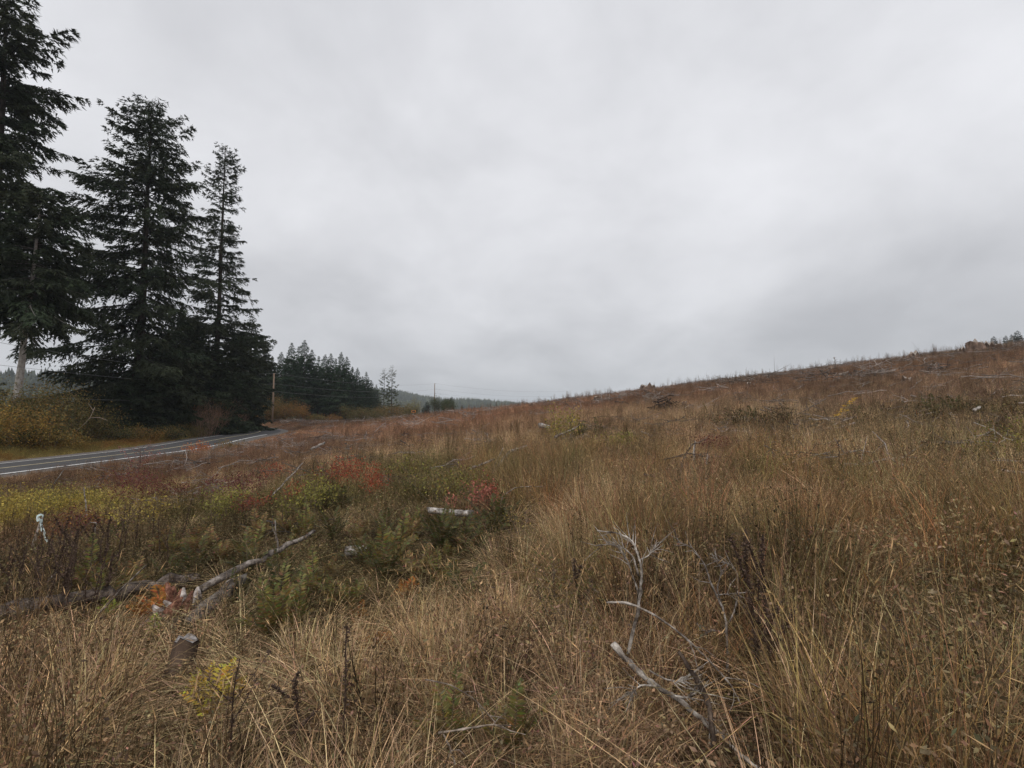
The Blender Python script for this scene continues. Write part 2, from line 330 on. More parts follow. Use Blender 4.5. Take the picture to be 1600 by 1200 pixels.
# ------------------------------------------------------------------ road
ys = np.concatenate([np.arange(-80, 140, 1.5), np.arange(140, 330, 6)])
def strip(name, o0, o1, dz, mat, skirt=0.0, parent=None, y0=-80, y1=330, wob=0.0):
    yy = ys[(ys >= y0) & (ys <= y1)]; xr = road_x(yy); tx = np.gradient(xr, yy); nrm = np.stack([np.ones_like(tx), -tx], 1); nrm /= np.linalg.norm(nrm, axis=1, keepdims=True)
    offs = [o0, o1]; zz = [0, 0]
    if skirt: offs = [o0 - 0.5, o0, o1, o1 + 0.5]; zz = [-skirt, 0, 0, -skirt]
    rows = []
    for o_, z_ in zip(offs, zz):
        ww = wob * (fbm(yy, yy * 0 + o_ * 7, 2.0, 5) - 0.5)
        rows.append(np.stack([xr + nrm[:, 0] * (o_ + ww), yy + nrm[:, 1] * (o_ + ww), floor_z(yy) + dz + z_], 1))
    v = np.stack(rows, 1); k = len(offs); id_ = np.arange(len(yy) * k).reshape(-1, k)
    q_ = np.stack([id_[:-1, :-1], id_[:-1, 1:], id_[1:, 1:], id_[1:, :-1]], -1).reshape(-1, 4)
    return link(name, fast_mesh(name, v, None, q_, mats=[mat]), parent)
sh = strip('road_shoulder', -7.3, 1.5, 0.02, M['gravel'], 0.35, wob=0.7); tag(sh, 'grey gravel shoulder along the asphalt road', kind='structure')
rd = strip('road', -6.0, 0.4, 0.032, M['asphalt']); tag(rd, 'dark two lane asphalt road passing below the field', kind='structure')
strip('edge_line', -0.13, 0.13, 0.037, M['white'], parent=rd, y1=71); strip('edge_line', -5.75, -5.61, 0.037, M['white'], parent=rd, y1=71)
strip('centre_line', -2.95, -2.79, 0.037, M['yellow'], parent=rd, y1=84)

# ------------------------------------------------------------------ conifers
def prof_fn(pts):
    a = np.array(pts); return lambda t: np.interp(t, a[:, 0], a[:, 1])
def make_conifer(name, seed, H, base, prof, asym=None, whorl=0.75, nb=5, spacing=0.34, card=(0.44, 0.15), e_top=0.6, e_bot=-0.25, droop=0.25,
                 trunk_r=0.35, gap=0.12, colr=(0.032, 0.043, 0.022), dens=1.0, lean=(0, 0), hang=0.5, boughs=True, clump=0.12):
    g = np.random.default_rng(seed); tb = MB(); cb_ = MB()
    zs = np.linspace(0, H, 16); wob = np.cumsum(g.normal(0, 0.012, (16, 2)), 0) * H / 16
    cx = wob[:, 0] + lean[0] * zs; cy = wob[:, 1] + lean[1] * zs
    tr = trunk_r * (1 - zs / H) ** 0.85 + 0.02; tr[0] *= 1.25
    tb.tube(np.stack([cx, cy, zs], 1), tr, 9, (1, 1, 1), True, 0.08, g)
    h = base; B = []
    while h < H - 0.15:
        t = 1 - (h - base) / (H - base)          # 1 at the crown base, 0 at the tip
        k = max(3, int(round(nb * g.uniform(0.7, 1.3)))); a0 = g.uniform(0, 6.28); wl_ = g.uniform(0.8, 1.12)
        for i in range(k):
            B.append((h + g.normal(0, 0.12), a0 + i * 6.283 / k + g.normal(0, 0.25), t, wl_))
        h += whorl * g.uniform(0.7, 1.3) * (0.45 + 0.55 * min(1, t * 4))
    CB, CD, CS, CL, CW, CC = [], [], [], [], [], []
    for h, az, t, wl_ in B:
        L = float(prof(t)) * wl_ * g.uniform(0.62, 1.12)
        if asym: L *= asym(az, t)
        L *= 1 + clump * (float(noise2(az * 1.1 + 7, h / 2.6, 1.0, seed)) - .45) * 2
        if g.random() < gap: L *= g.uniform(0.15, 0.5)
        if L < 0.15: L = 0.15
        e0 = e_top * (1 - t) ** 1.3 + e_bot * t + g.normal(0, 0.09)
        s = np.linspace(0, 1, 8); dr = droop * g.uniform(0.6, 1.4)
        zz = h + L * (math.tan(e0) * s - dr * s ** 2 + dr * 0.75 * s ** 3)
        bend = g.normal(0, 0.12)
        bx = np.interp(h, zs, cx); by = np.interp(h, zs, cy)
        aa = az + bend * s
        bp = np.stack([bx + np.cos(aa) * L * s, by + np.sin(aa) * L * s, zz], 1)
        if boughs: tb.tube(bp[:7], (0.010 * L + 0.012) * (1 - s[:7] * 0.9), 3, (0.4, 0.4, 0.4), False)
        n = max(3, int(L * (1 - 0.12) / spacing * dens)); st = np.repeat(g.uniform(0.10, 1.0, n) ** 0.8, 2); st[-2:] = 0.98; st = np.clip(st, 0.08, 1)
        sd_ = np.tile([1.0, -1.0], n); m = len(st)
        pos = np.stack([np.interp(st, s, bp[:, j]) for j in range(3)], 1)
        tan = unit(np.stack([np.interp(st, s, np.gradient(bp[:, j])) for j in range(3)], 1))
        sid = unit(np.stack([-tan[:, 1], tan[:, 0], np.zeros(m)], 1)) * sd_[:, None]
        tl = (0.34 * L * (1.05 - st) ** 0.75 * g.uniform(0.5, 1.2, m) + 0.22).clip(0.12, 2.0) * min(1, 0.35 + L / 2.2)
        td = unit(tan * 0.75 + sid * g.uniform(0.45, 1.0, m)[:, None] + np.array([0, 0, 1.0]) * g.normal(-0.12, 0.18, m)[:, None])
        # needle sprays along every twig
        kmax = np.maximum(2, (tl / 0.11 * dens).astype(int)); rep = np.repeat(np.arange(m), kmax); K = len(rep)
        u = g.random(K); u[np.cumsum(kmax) - 1] = 1
        tw = pos[rep] + td[rep] * (tl[rep] * u)[:, None] + np.array([0, 0, -1.0]) * (hang * tl[rep] * u ** 2 * g.uniform(0.2, 0.9, K))[:, None]
        sdv = np.cross(td[rep], [0, 0, 1.0]); sgn = np.where(g.random(K) < 0.5, 1.0, -1.0)[:, None]
        dv = unit(td[rep] * g.uniform(0.4, 1.1, K)[:, None] + sdv * sgn * g.uniform(0, 0.8, K)[:, None] + np.array([0, 0, 1.0]) * g.normal(-0.28 * hang * 2, 0.28, K)[:, None])
        sv = unit(np.cross(dv, rdir(g, K) + np.array([0, 0, 0.8])))
        CB.append(tw); CD.append(dv); CS.append(sv); cs_ = min(1, .3 + L / 2.4); CL.append(cs_ * card[0] * g.uniform(0.55, 1.25, K)); CW.append(cs_ * card[1] * g.uniform(0.7, 1.4, K))
        tint = 0.75 + 0.5 * g.random() + 0.25 * u
        CC.append(np.array(colr) * (tint * g.uniform(0.7, 1.35, K))[:, None] * np.array([1 + 0.25 * (g.random() - 0.4), 1, 1]))
    cb_.cards(np.concatenate(CB), np.concatenate(CD), np.concatenate(CS), np.concatenate(CL), np.concatenate(CW), np.concatenate(CC), kite=False)
    return tb, cb_
NT = {}
def place_conifer(meshes, loc, label, group=None, rz=0, sc=1.0, name='fir_tree'):
    t = thing(name, loc, label, 'tree', group, rz, sc)
    link('trunk', meshes[0], t); link('crown', meshes[1], t); return t
def con_meshes(key, *a, bark='bark', **k):
    tb, cb_ = make_conifer(key, *a, **k)
    return tb.mesh(key + '_trunk', [M[bark]], True), cb_.mesh(key + '_crown', [M['needles']])
def on_ground(px, Y):
    x = (px - 800) / FOC * (Y * math.cos(PITCH) + 0)  # close enough: small pitch
    x = (px - 800) / FOC * Y
    return Vector((x, Y, hz(x, Y)))
def az_boost(az0, k, wid=0.9): return lambda az, t: 1 + k * math.exp(-((math.atan2(math.sin(az - az0), math.cos(az - az0))) / wid) ** 2)

p = on_ground(-30, 46)
m = con_meshes('giant', 11, 49.0, 14, prof_fn([(0, .4), (.08, 1.9), (.2, 3.7), (.4, 4.9), (.6, 5.8), (.85, 6.6), (1, 5)]), whorl=0.8, nb=6, gap=0.15, trunk_r=0.62, droop=0.35, dens=1.6, clump=.6, hang=.8)
place_conifer(m, p, 'tallest dark fir cut off by the left and top edges of the photo')
p = on_ground(22, 43)
m = con_meshes('palestem', 12, 24.5, 12.5, prof_fn([(0, .4), (.1, 2.0), (.3, 3.7), (.6, 5.0), (.85, 5.8), (1, 4.4)]), whorl=0.62, nb=6, gap=0.15, trunk_r=0.33, droop=0.45, dens=1.6, clump=.35, hang=.7, lean=(0.055, 0), bark='palebark', e_bot=-0.45)
place_conifer(m, p, 'fir with a bare pale grey leaning lower trunk beside the road brush')
p = on_ground(214, 60)
m = con_meshes('broad', 16, 45.6, 4, prof_fn([(0, .3), (.03, 1.3), (.08, 2.6), (.16, 4.4), (.28, 6.0), (.45, 6.6), (.7, 7.4), (1, 7.6)]), az_boost(math.pi, 0.28), whorl=0.8, nb=6, gap=0.14, trunk_r=0.6, droop=0.42, e_top=0.62, dens=1.3, clump=.55, hang=.85)
place_conifer(m, p, 'broad dark old fir with blunt ragged top, second big tree from the left')
p = on_ground(336, 76)
m = con_meshes('narrow', 14, 48.9, 3, prof_fn([(0, .2), (.04, 1.2), (.12, 2.5), (.22, 3.2), (.4, 4.5), (.58, 5.6), (.72, 6.6), (.85, 5.6), (1, 5.0)]), whorl=0.85, nb=5, gap=0.2, trunk_r=0.5, droop=0.25, e_top=0.7, dens=1.35, clump=.5, hang=.7)
place_conifer(m, p, 'slender tall fir with thin airy top right of the broad one')
# denser young firs that close the gap beneath the big ones
young = [con_meshes('young%d' % i, 30 + i, 15.0, 0.6, prof_fn([(0, .1), (.15, 1.1), (.4, 2.5), (.7, 3.9), (1, 4.6)]), whorl=0.4, nb=6, gap=0.05, trunk_r=0.2, droop=0.2, card=(0.42, 0.18), spacing=0.30, dens=1.5, e_top=0.45) for i in range(3)]
for i, (px, Y, H, wd, lab) in enumerate([
    (165, 63, 10.5, 1.1, 'low dense dark fir at the left foot of the broad old fir'), (205, 57, 10, 1.35, 'bushy dark fir right in front of the broad trunk'),
    (250, 61, 13.5, 1.3, 'dense dark fir between the broad fir and the slender fir'), (292, 70, 18, 1.25, 'tall dense young fir left of the slender fir trunk'),
    (330, 72, 15, 1.3, 'dense dark young fir covering the slender fir foot'), (362, 84, 21, 1.2, 'dense young fir just right of the slender fir'),
    (390, 118, 27.5, 1.0, 'dark fir with sloping shoulder left of the wooden pole'), (411, 124, 21, 0.95, 'smaller dark fir directly behind the wooden pole'),
    (273, 80, 20, 1.2, 'dense fir seen behind between the two tall firs'), (-35, 50, 9, 1.2, 'low dark fir at the left photo edge')]):
    place_conifer(young[i % 3], on_ground(px, Y), lab, None, i * 1.3, (H / 15 * wd, H / 15 * wd, H / 15))
row = [con_meshes('row%d' % i, 50 + i, 26.0, 5.0 if i < 3 else 2, prof_fn([(0, .05), (.1, .75), (.3, 2.0), (.6, 3.4), (.85, 4.3), (1, 3.2)]), whorl=0.5, nb=7, gap=0.1 if i < 3 else 0.2, trunk_r=0.24,
        droop=0.15, card=(0.60, 0.22), spacing=0.42, dens=1.25, e_top=0.4, boughs=False, colr=(0.030, 0.052, 0.026)) for i in range(3)]
# the row of plantation firs: px, py of the tip, depth
rowspec = [(424, 556, 130), (438, 549, 150), (454, 535, 140), (465, 541, 165), (474, 530, 146), (486, 546, 150), (497, 556, 160), (507, 553, 170), (516, 552, 150), (524, 560, 168), (532, 549, 148),
           (541, 557, 155), (550, 573, 170), (558, 574, 158), (566, 588, 178), (572, 581, 166), (447, 556, 172), (580, 594, 195), (588, 601, 200)]
ordn = ['first', 'second', 'third', 'fourth', 'fifth', 'sixth', 'seventh', 'eighth', 'ninth', 'tenth', 'eleventh', 'twelfth', 'thirteenth', 'fourteenth', 'fifteenth', 'sixteenth', 'seventeenth', 'eighteenth', 'nineteenth']
for k, i in enumerate(sorted(range(len(rowspec)), key=lambda j: rowspec[j][0])):
    px, ty, Yd = rowspec[i]
    p = on_ground(px, Yd); H = (645 - ty) / FOC * Yd - p.z
    wd = 0.95 + 0.25 * ((i * 37) % 10) / 10
    place_conifer(row[i % 3], p, '%s plantation fir from the wooden pole, counted along the row' % ordn[k], 'plantation firs beyond the road', i * 2.1, (H / 26 * wd, H / 26 * wd, H / 26))
for k, (px, Yd, H) in enumerate([(498, 185, 11), (512, 192, 12), (527, 186, 11), (542, 194, 12), (556, 188, 11), (484, 196, 12), (570, 200, 11)]):
    place_conifer(young[k % 3], on_ground(px, Yd), 'low dense fir behind the plantation trunks, %s from the pole side' % ordn[sorted([498, 512, 527, 542, 556, 484, 570]).index(px)], 'low firs behind the plantation trunks', k * 1.7, (H / 15 * 1.5, H / 15 * 1.5, H / 15))
# the two thin paler trees right of the row
thin = con_meshes('thin', 71, 22, 1.0, prof_fn([(0, .2), (.1, 1.1), (.4, 2.3), (.8, 3.2), (1, 3.0)]), whorl=1.15, nb=4, gap=0.12, trunk_r=0.2, droop=-0.05, card=(0.5, 0.16), spacing=0.45, dens=1.5, e_top=0.9, e_bot=0.15, hang=0.3,
                  boughs=False, colr=(0.07, 0.08, 0.045))
for px, ty, Yd, lab in [(600, 576, 160, 'left of two thin open pale green conifers ending the row'), (612, 571, 158, 'right, slightly taller of two thin pale conifers ending the row')]:
    p = on_ground(px, Yd); H = (645 - ty) / FOC * Yd - p.z; place_conifer(thin, p, lab, None, px, H / 22)
small = con_meshes('small', 81, 10, 0.4, prof_fn([(0, .15), (.2, 1.0), (.6, 2.1), (1, 2.6)]), whorl=0.45, nb=6, gap=0.05, trunk_r=0.12, card=(0.5, 0.22), spacing=0.4, dens=1.5, e_top=0.8, boughs=False, colr=(0.036, 0.05, 0.035))
for px, ty, Yd, wd, lab in [(668, 627, 190, 1.0, 'small dark conifer left of the farther wooden pole'), (706, 620, 200, 1.0, 'small pointed conifer joined to the rounded green tree'), (663, 634, 230, 1.2, 'low dark conifer just left of another small one by the far pole'),
                            (722, 633, 230, 0.8, 'tiny conifer right of the green clump on the skyline'), (1559, 525, 172, 1.0, 'lone little conifer on the hill crest right of the stumps'),
                            (1578, 524, 180, 0.9, 'left of three close conifers on the crest at the right edge'), (1587, 522, 176, 0.9, 'middle of three close conifers on the crest at the right edge'), (1597, 516, 168, 1.1, 'tallest crest conifer touching the right edge of the photo')]:
    p = on_ground(px, Yd); H = (645 - ty) / FOC * Yd - p.z
    place_conifer(small, p, lab, None, px, (max(H, 3) / 10 * wd * (1 if px < 1000 else 0.8), max(H, 3) / 10 * wd * (1 if px < 1000 else 0.8), max(H, 3) / 10))

# ------------------------------------------------------------------ shrubs
def make_shrub(seed, rad, hgt, leaves, lc, leaf=0.09, stems=14, sc_col=(0.16, 0.12, 0.09), clumps=26, wide=1.0, bare=False, stem_r=0.02):
    g = np.random.default_rng(seed); st = MB(); lf = MB(); tips = []
    for i in range(stems):
        az = g.uniform(0, 6.28); r = rad * math.sqrt(g.random()) * wide; H = hgt * g.uniform(0.6, 1.0) * math.sqrt(max(0.15, 1 - (r / (rad * wide + .01)) ** 2 * 0.7))
        s = np.linspace(0, 1, 6)[:, None]; b0 = np.array([math.cos(az), math.sin(az), 0]) * r * 0.3; tip = np.array([math.cos(az) * r, math.sin(az) * r, H])
        pts = b0 * (1 - s) + tip * s + g.normal(0, 0.03 * hgt, (6, 3)) * s; pts[:, 2] = np.abs(pts[:, 2]); pts[0, 2] = -0.05
        st.tube(pts, stem_r * (1 - 0.8 * s[:, 0]), 4, np.array(sc_col) * g.uniform(0.7, 1.3), False)
        tips.append(pts[3:])
        for j in range(3 if not bare else 6):
            k = g.integers(2, 5); b = pts[k]; d = unit(rdir(g, 1)[0] + np.array([0, 0, 0.7]) + 0.5 * unit(tip)); l = hgt * g.uniform(0.15, 0.4)
            q_ = np.stack([b, b + d * l * 0.5 + g.normal(0, 0.02, 3), b + d * l]); st.tube(q_, [stem_r * .5, stem_r * .35, stem_r * .12], 3, np.array(sc_col) * g.uniform(0.7, 1.3), False); tips.append(q_[1:])
    T = np.concatenate(tips)
    if leaves:
        clumps = min(clumps, leaves); c = T[g.integers(0, len(T), clumps)]; per = leaves // clumps
        base = np.repeat(c, per, 0) + g.normal(0, 1, (clumps * per, 3)) * np.array([rad * .2, rad * .2, hgt * .13]); base[:, 2] = np.abs(base[:, 2])
        n = len(base); dv = unit(rdir(g, n) + np.array([0, 0, -0.15])); sv = unit(np.cross(dv, rdir(g, n)))
        ci = np.repeat(g.integers(0, len(lc), clumps), per); mixr = g.random(n) < 0.3; ci[mixr] = g.integers(0, len(lc), mixr.sum())
        cc = np.array(lc)[ci] * g.uniform(0.65, 1.3, n)[:, None]
        lf.cards(base, dv, sv, leaf * g.uniform(0.6, 1.3, n), leaf * 0.62 * g.uniform(0.7, 1.2, n), cc)
    return st, lf
def shrub(loc, label, seed, rad, hgt, leaves, lc, group=None, name='shrub', cat='shrub', **k):
    st, lf = make_shrub(seed, rad, hgt, leaves, lc, **k)
    t = thing(name, loc, label, cat, group)
    st.build('stems', [M['stalk']], t)
    if leaves: lf.build('foliage', [M['leaf']], t)
    return t
YO = [(0.33, 0.22, 0.055), (0.25, 0.18, 0.055), (0.15, 0.14, 0.05), (0.30, 0.17, 0.045)]
OL = [(0.15, 0.135, 0.05), (0.20, 0.15, 0.055), (0.10, 0.10, 0.04), (0.22, 0.14, 0.05)]
RU = [(0.26, 0.13, 0.045), (0.32, 0.17, 0.045), (0.18, 0.11, 0.045)]
DG = [(0.035, 0.05, 0.022), (0.05, 0.06, 0.025)]
for i, (px, Yd, rad, hg, n, lc, leaf, lab) in enumerate([
    (8, 37.5, 3.4, 4.3, 7500, YO, .17, 'yellowing roadside bush at the left photo edge'), (35, 42, 3.2, 5.0, 6500, OL, .17, 'brownish olive bush behind the pale trunk foot'),
    (70, 42, 3.6, 5.4, 7000, OL, .17, 'large olive brown bush in the gap between the big firs'), (100, 45, 3.6, 5.6, 7000, OL, .17, 'tall olive bush right of the gap bushes by the broad fir'),
    (52, 39.5, 1.9, 2.4, 3000, DG + [(0.1, .1, .03)], .15, 'small dark green bush among yellow roadside growth'), (80, 40, 2.2, 2.4, 3500, YO, .15, 'low yellow olive bush below the dark green bush'),
    (135, 47, 2.8, 3.2, 4500, OL + DG, .15, 'low dim bush at the left foot of the dark firs'), (112, 43.5, 1.8, 1.6, 2500, YO, .14, 'knee high yellow bush on the verge left of dark firs'),
    (175, 49, 2.4, 2.2, 3200, OL + DG, .15, 'low green brown bush beneath the broad fir'), (215, 52, 2.2, 1.8, 3000, YO + RU, .14, 'ochre bush with dry twigs on the verge below the broad fir'),
    (255, 56, 2.6, 2.0, 3000, OL + DG, .15, 'low olive bush on the verge under the young firs'), (290, 62, 2.6, 2.0, 2600, OL, .15, 'low dim bush left of the bare red brown thicket'),
    (406, 115, 4.6, 5.4, 5500, OL + RU, .24, 'tall rust olive bush left of the wooden pole'), (394, 111, 3.6, 4.2, 3500, RU, .24, 'rusty bush beside the bare thicket'),
    (441, 116, 4.0, 5.6, 5000, OL + RU, .26, 'rounded olive and rust bush right of the wooden pole'), (462, 120, 3.6, 4.4, 4500, RU + [(0.26, 0.13, 0.03)], .26, 'orange brown bush at the end of the pole bushes'),
    (556, 140, 4.6, 5.0, 4500, [(0.11, 0.11, 0.04), (0.13, 0.11, 0.04), (0.15, .09, .04)], .3, 'round olive shrub under the last plantation firs'), (585, 150, 5, 4.4, 4000, OL, .3, 'wide olive brown shrub below the thin pale conifers'),
    (610, 152, 4.6, 5.2, 4000, RU + OL, .3, 'brown shrub right below the two thin conifers'), (627, 160, 3.6, 5.0, 3000, OL, .3, 'brown green shrub at the right end of the shrub line'),
    (644, 170, 3.4, 6.0, 2600, [(0.24, 0.22, 0.10), (0.2, 0.17, 0.08)], .3, 'pale yellowish shrub behind the small road sign'), (688, 196, 4.6, 7.0, 5000, [(0.06, 0.075, 0.03), (0.07, 0.07, 0.03)], .32, 'rounded dark green tree right of the far pole'),
    (699, 196, 4.0, 5.4, 4000, [(0.085, 0.10, 0.04)], .32, 'lower green bush joined to the rounded tree'), (520, 137, 3, 2.6, 2000, RU, .26, 'low rust bush under the plantation trunks'),
    (495, 128, 2.6, 2.0, 1600, OL, .26, 'small low bush at the plantation edge nearest the trunks')]):
    shrub(on_ground(px, Yd), lab, 100 + i, rad, hg, n, lc, leaf=leaf, clumps=60, stems=16, stem_r=0.035)
# bare red-brown thicket
for i, (px, Yd) in enumerate([(332, 67), (345, 70.5), (358, 74.5), (370, 78), (320, 64)]):
    shrub(on_ground(px, Yd), ['left', 'second', 'middle', 'fourth', 'outermost left'][i] + ' clump of the bare red brown thicket below the slender fir', 140 + i, 2.4, 6.0, 150, RU, 'bare thicket clumps', leaf=.15,
          clumps=15, stems=24, sc_col=(0.30, 0.185, 0.13), bare=True, stem_r=0.024)

# ------------------------------------------------------------------ poles and wires
def pole(px, Yd, topy, label):
    p = on_ground(px, Yd) if px is not None else Yd
    H = (645 - topy) / FOC * p.y - p.z if px is not None else topy
    t = thing('utility_pole', p, label, 'utility pole', 'wooden utility poles along the road')
    b = MB(); b.tube([(0, 0, -0.5), (0, 0, H * .5), (0, 0, H)], [0.21, 0.185, 0.15], 10, cap=True); b.build('pole', [M['pole']], t, smooth=False)
    for k, dz in enumerate((0.15, 2.6, 4.4)):
        i = MB(); i.tube([(0.17, 0, H - dz - 0.08), (0.3, 0, H - dz), (0.34, 0, H - dz + 0.12)], [0.03, 0.05, 0.04], 6); i.build('insulator', [M['wire']], t)
    return p, H
p0, H0 = pole(None, Vector((-33.5, -14, hz(-33.5, -14))), 12.0, 'wooden utility pole standing outside the photo at the roadside')
p1, H1 = pole(427, 108, 583, 'tall bare wooden pole in front of the firs beyond the road')
p2, H2 = pole(679, 200, 599, 'far wooden pole rising beside the rounded green tree')
p3, H3 = pole(886, 250, 611, 'thin pole tip showing above the hill crest at the centre')
for k, (dz, sag, lab) in enumerate([(0.15, 3.0, 'topmost thin power wire running along the poles'), (2.6, 2.4, 'middle thin wire running along the poles'), (4.4, 3.2, 'lowest sagging wire running along the poles')]):
    b = MB()
    for (a, Ha), (c, Hc) in (((p0, H0), (p1, H1)), ((p1, H1), (p2, H2)), ((p2, H2), (p3, H3))):
        s = np.linspace(0, 1, 26)[:, None]; A0 = np.array([a.x + .34, a.y, a.z + Ha - dz + .1]); A1 = np.array([c.x + .34, c.y, c.z + Hc - dz + .1])
        pts = A0 * (1 - s) + A1 * s; sg = sag if a is p0 else 1.6; pts[:, 2] -= (4 * s * (1 - s))[:, 0] * sg
        b.tube(pts, 0.014 if a is p0 else 0.018, 4, cap=True)
    tag(b.build('power_wire', [M['wire']]), lab, 'wire', 'wires strung along the poles')
# small sign on a post
p = on_ground(646.5, 128); t = thing('road_sign', p, 'small dark sign with orange border beside the far shrubs', 'sign', rz=0.1)
sh_ = 3.1 - (645 + 0) * 0; zt = -(643 - 645) / FOC * 128 - p.z
b = MB(); b.tube([(0, 0.06, 0), (0, 0.06, zt)], 0.05, 6); b.build('post', [M['pole']], t)
def box(b, x0, x1, y0, y1, z0, z1, col=(1, 1, 1)):
    v = [(x, y, z) for x in (x0, x1) for y in (y0, y1) for z in (z0, z1)]
    b.add(v, None, [(0, 1, 3, 2), (4, 6, 7, 5), (0, 4, 5, 1), (2, 3, 7, 6), (0, 2, 6, 4), (1, 5, 7, 3)], col)
b = MB(); box(b, -.42, .42, -.02, .0, zt - .2, zt + .2); b.build('board', [M['signback']], t)
b = MB(); box(b, -.55, .55, -.03, -.01, zt + .201, zt + .28); box(b, -.55, .55, -.03, -.01, zt - .28, zt - .201); box(b, -.55, -.421, -.031, -.01, zt - .2, zt + .2); box(b, .421, .55, -.031, -.01, zt - .2, zt + .2)
b.build('border', [M['signorange']], t)

# ------------------------------------------------------------------ distant hills
def hill_h(x, y):
    Xr = x / np.maximum(y, 1)
    prof = np.interp(Xr, [-1.6, -1.1, -.95, -.75, -.5, -.3, -.243, -.193, -.154, -.096, -.036, .003, .1, .3, .8], [.10, .088, .086, .07, .062, .05, .0455, .035, .029, .0295, .023, .020, .012, .0, -.02])
    near = sstep(-.62, -.78, Xr); Yr = 1500 * (1 - near) + 650 * near
    prof = prof - 14.0 / Yr
    k = np.exp(-((y - Yr) / (0.30 * Yr)) ** 2)
    return -8 + (prof * Yr + 8) * k + (fbm(x, y, 160, 31) - 0.5) * 16 * k * 0.5
hx = np.linspace(-2200, 500, 150); hy = np.linspace(330, 2300, 110); HX, HY = np.meshgrid(hx, hy); HZ = hill_h(HX, HY)
id_ = np.arange(HX.size).reshape(HX.shape); q = np.stack([id_[:-1, :-1], id_[:-1, 1:], id_[1:, 1:], id_[1:, :-1]], -1).reshape(-1, 4)
hl = link('distant_hills', fast_mesh('distant_hills', np.stack([HX, HY, HZ], -1), None, q, np.full((HX.size, 3), (0.05, 0.06, 0.03)), [M['ground']], smooth=True))
tag(hl, 'low wooded hills on the horizon', kind='structure')

# ------------------------------------------------------------------ scatter through geometry nodes
SRC = {}
def src_collection(name, meshes):
    c = bpy.data.collections.new(name)
    for i, me in enumerate(meshes):
        o = bpy.data.objects.new('%s_source_%02d' % (name, i), me); c.objects.link(o)
    return c
def scatter(name, pts, rot, scl, colr, index, coll, label, cat=None):
    n = len(pts)
    me = bpy.data.meshes.new(name); me.vertices.add(n); me.vertices.foreach_set('co', np.asarray(pts, np.float32).ravel())
    a = me.attributes.new('irot', 'FLOAT_VECTOR', 'POINT'); a.data.foreach_set('vector', np.asarray(rot, np.float32).ravel())
    scl = np.asarray(scl, np.float32)
    if scl.ndim == 1: scl = np.repeat(scl[:, None], 3, 1)
    a = me.attributes.new('iscl', 'FLOAT_VECTOR', 'POINT'); a.data.foreach_set('vector', scl.ravel())
    a = me.attributes.new('icol', 'FLOAT_COLOR', 'POINT'); c4 = np.ones((n, 4), np.float32); c4[:, :3] = colr; a.data.foreach_set('color', c4.ravel())
    a = me.attributes.new('iidx', 'INT', 'POINT'); a.data.foreach_set('value', np.asarray(index, np.int32))
    o = link(name, me)
    ng = bpy.data.node_groups.new(name + '_scatter', 'GeometryNodeTree')
    ng.interface.new_socket('Geometry', in_out='INPUT', socket_type='NodeSocketGeometry'); ng.interface.new_socket('Geometry', in_out='OUTPUT', socket_type='NodeSocketGeometry')
    N = ng.nodes.new; L = ng.links.new
    gi = N('NodeGroupInput'); go = N('NodeGroupOutput'); ip = N('GeometryNodeInstanceOnPoints'); ci = N('GeometryNodeCollectionInfo')
    ci.inputs['Collection'].default_value = coll; ci.inputs['Separate Children'].default_value = True; ci.inputs['Reset Children'].default_value = True
    def attr(nm, ty):
        x = N('GeometryNodeInputNamedAttribute'); x.data_type = ty; x.inputs['Name'].default_value = nm; return x.outputs['Attribute']
    L(gi.outputs[0], ip.inputs['Points']); L(ci.outputs[0], ip.inputs['Instance']); ip.inputs['Pick Instance'].default_value = True
    L(attr('iidx', 'INT'), ip.inputs['Instance Index']); L(attr('iscl', 'FLOAT_VECTOR'), ip.inputs['Scale'])
    er = N('FunctionNodeEulerToRotation'); L(attr('irot', 'FLOAT_VECTOR'), er.inputs[0]); L(er.outputs[0], ip.inputs['Rotation'])
    L(ip.outputs[0], go.inputs[0])
    md = o.modifiers.new('scatter', 'NODES'); md.node_group = ng
    tag(o, label, cat, kind='stuff'); return o

# far forest on the hills
ft = []
for i in range(4):
    g = np.random.default_rng(900 + i); b = MB(); Hh = 1.0
    for k in range(6):
        z0 = 0.12 + 0.14 * k; r = 0.24 * (1 - k / 6.6); n = 6; an = np.arange(n) * 6.283 / n + g.random()
        rr = r * g.uniform(0.6, 1.25, n); v = [(0, 0, z0 + 0.30)] + [(math.cos(a_) * r_, math.sin(a_) * r_, z0 + g.normal(0, .02)) for a_, r_ in zip(an, rr)]
        b.add(v, [(0, j + 1, (j + 1) % n + 1) for j in range(n)], None, (1, 1, 1) * np.array(g.uniform(.8, 1.2)))
    ft.append(b.mesh('far_conifer', [M['inst']]))
g = np.random.default_rng(5); n = 26000
fx = g.uniform(-2000, 350, n); fy = g.uniform(380, 1700, n); fz = hill_h(fx, fy); ok = (fz > -4) & (np.abs(fx / fy) < 1.7); fx, fy, fz = fx[ok], fy[ok], fz[ok]; n = len(fx)
s = g.uniform(11, 21, n); cc = np.array((0.055, 0.062, 0.045)) * g.uniform(0.7, 1.4, (n, 1)) * np.where(noise2(fx, fy, 120, 8)[:, None] > .55, np.array([[1.5, 1.45, 1.1]]), 1.0)
scatter('far_forest', np.stack([fx, fy, fz - 1], 1), np.stack([g.normal(0, .03, n), g.normal(0, .03, n), g.uniform(0, 6.28, n)], 1), np.stack([s * 1.3, s * 1.3, s], 1), cc, g.integers(0, 4, n), src_collection('far_conifers', ft), 'conifer forest covering the hazy hills')

CLEAR = []
def clear_at(p, r, k=0.4, toward=2):
    d = math.hypot(p.x, p.y)
    for i in range(toward + 1):
        f = 1 - i * r * .8 / d; CLEAR.append((p.x * f, p.y * f, r, k + (1 - k) * .35 * i))
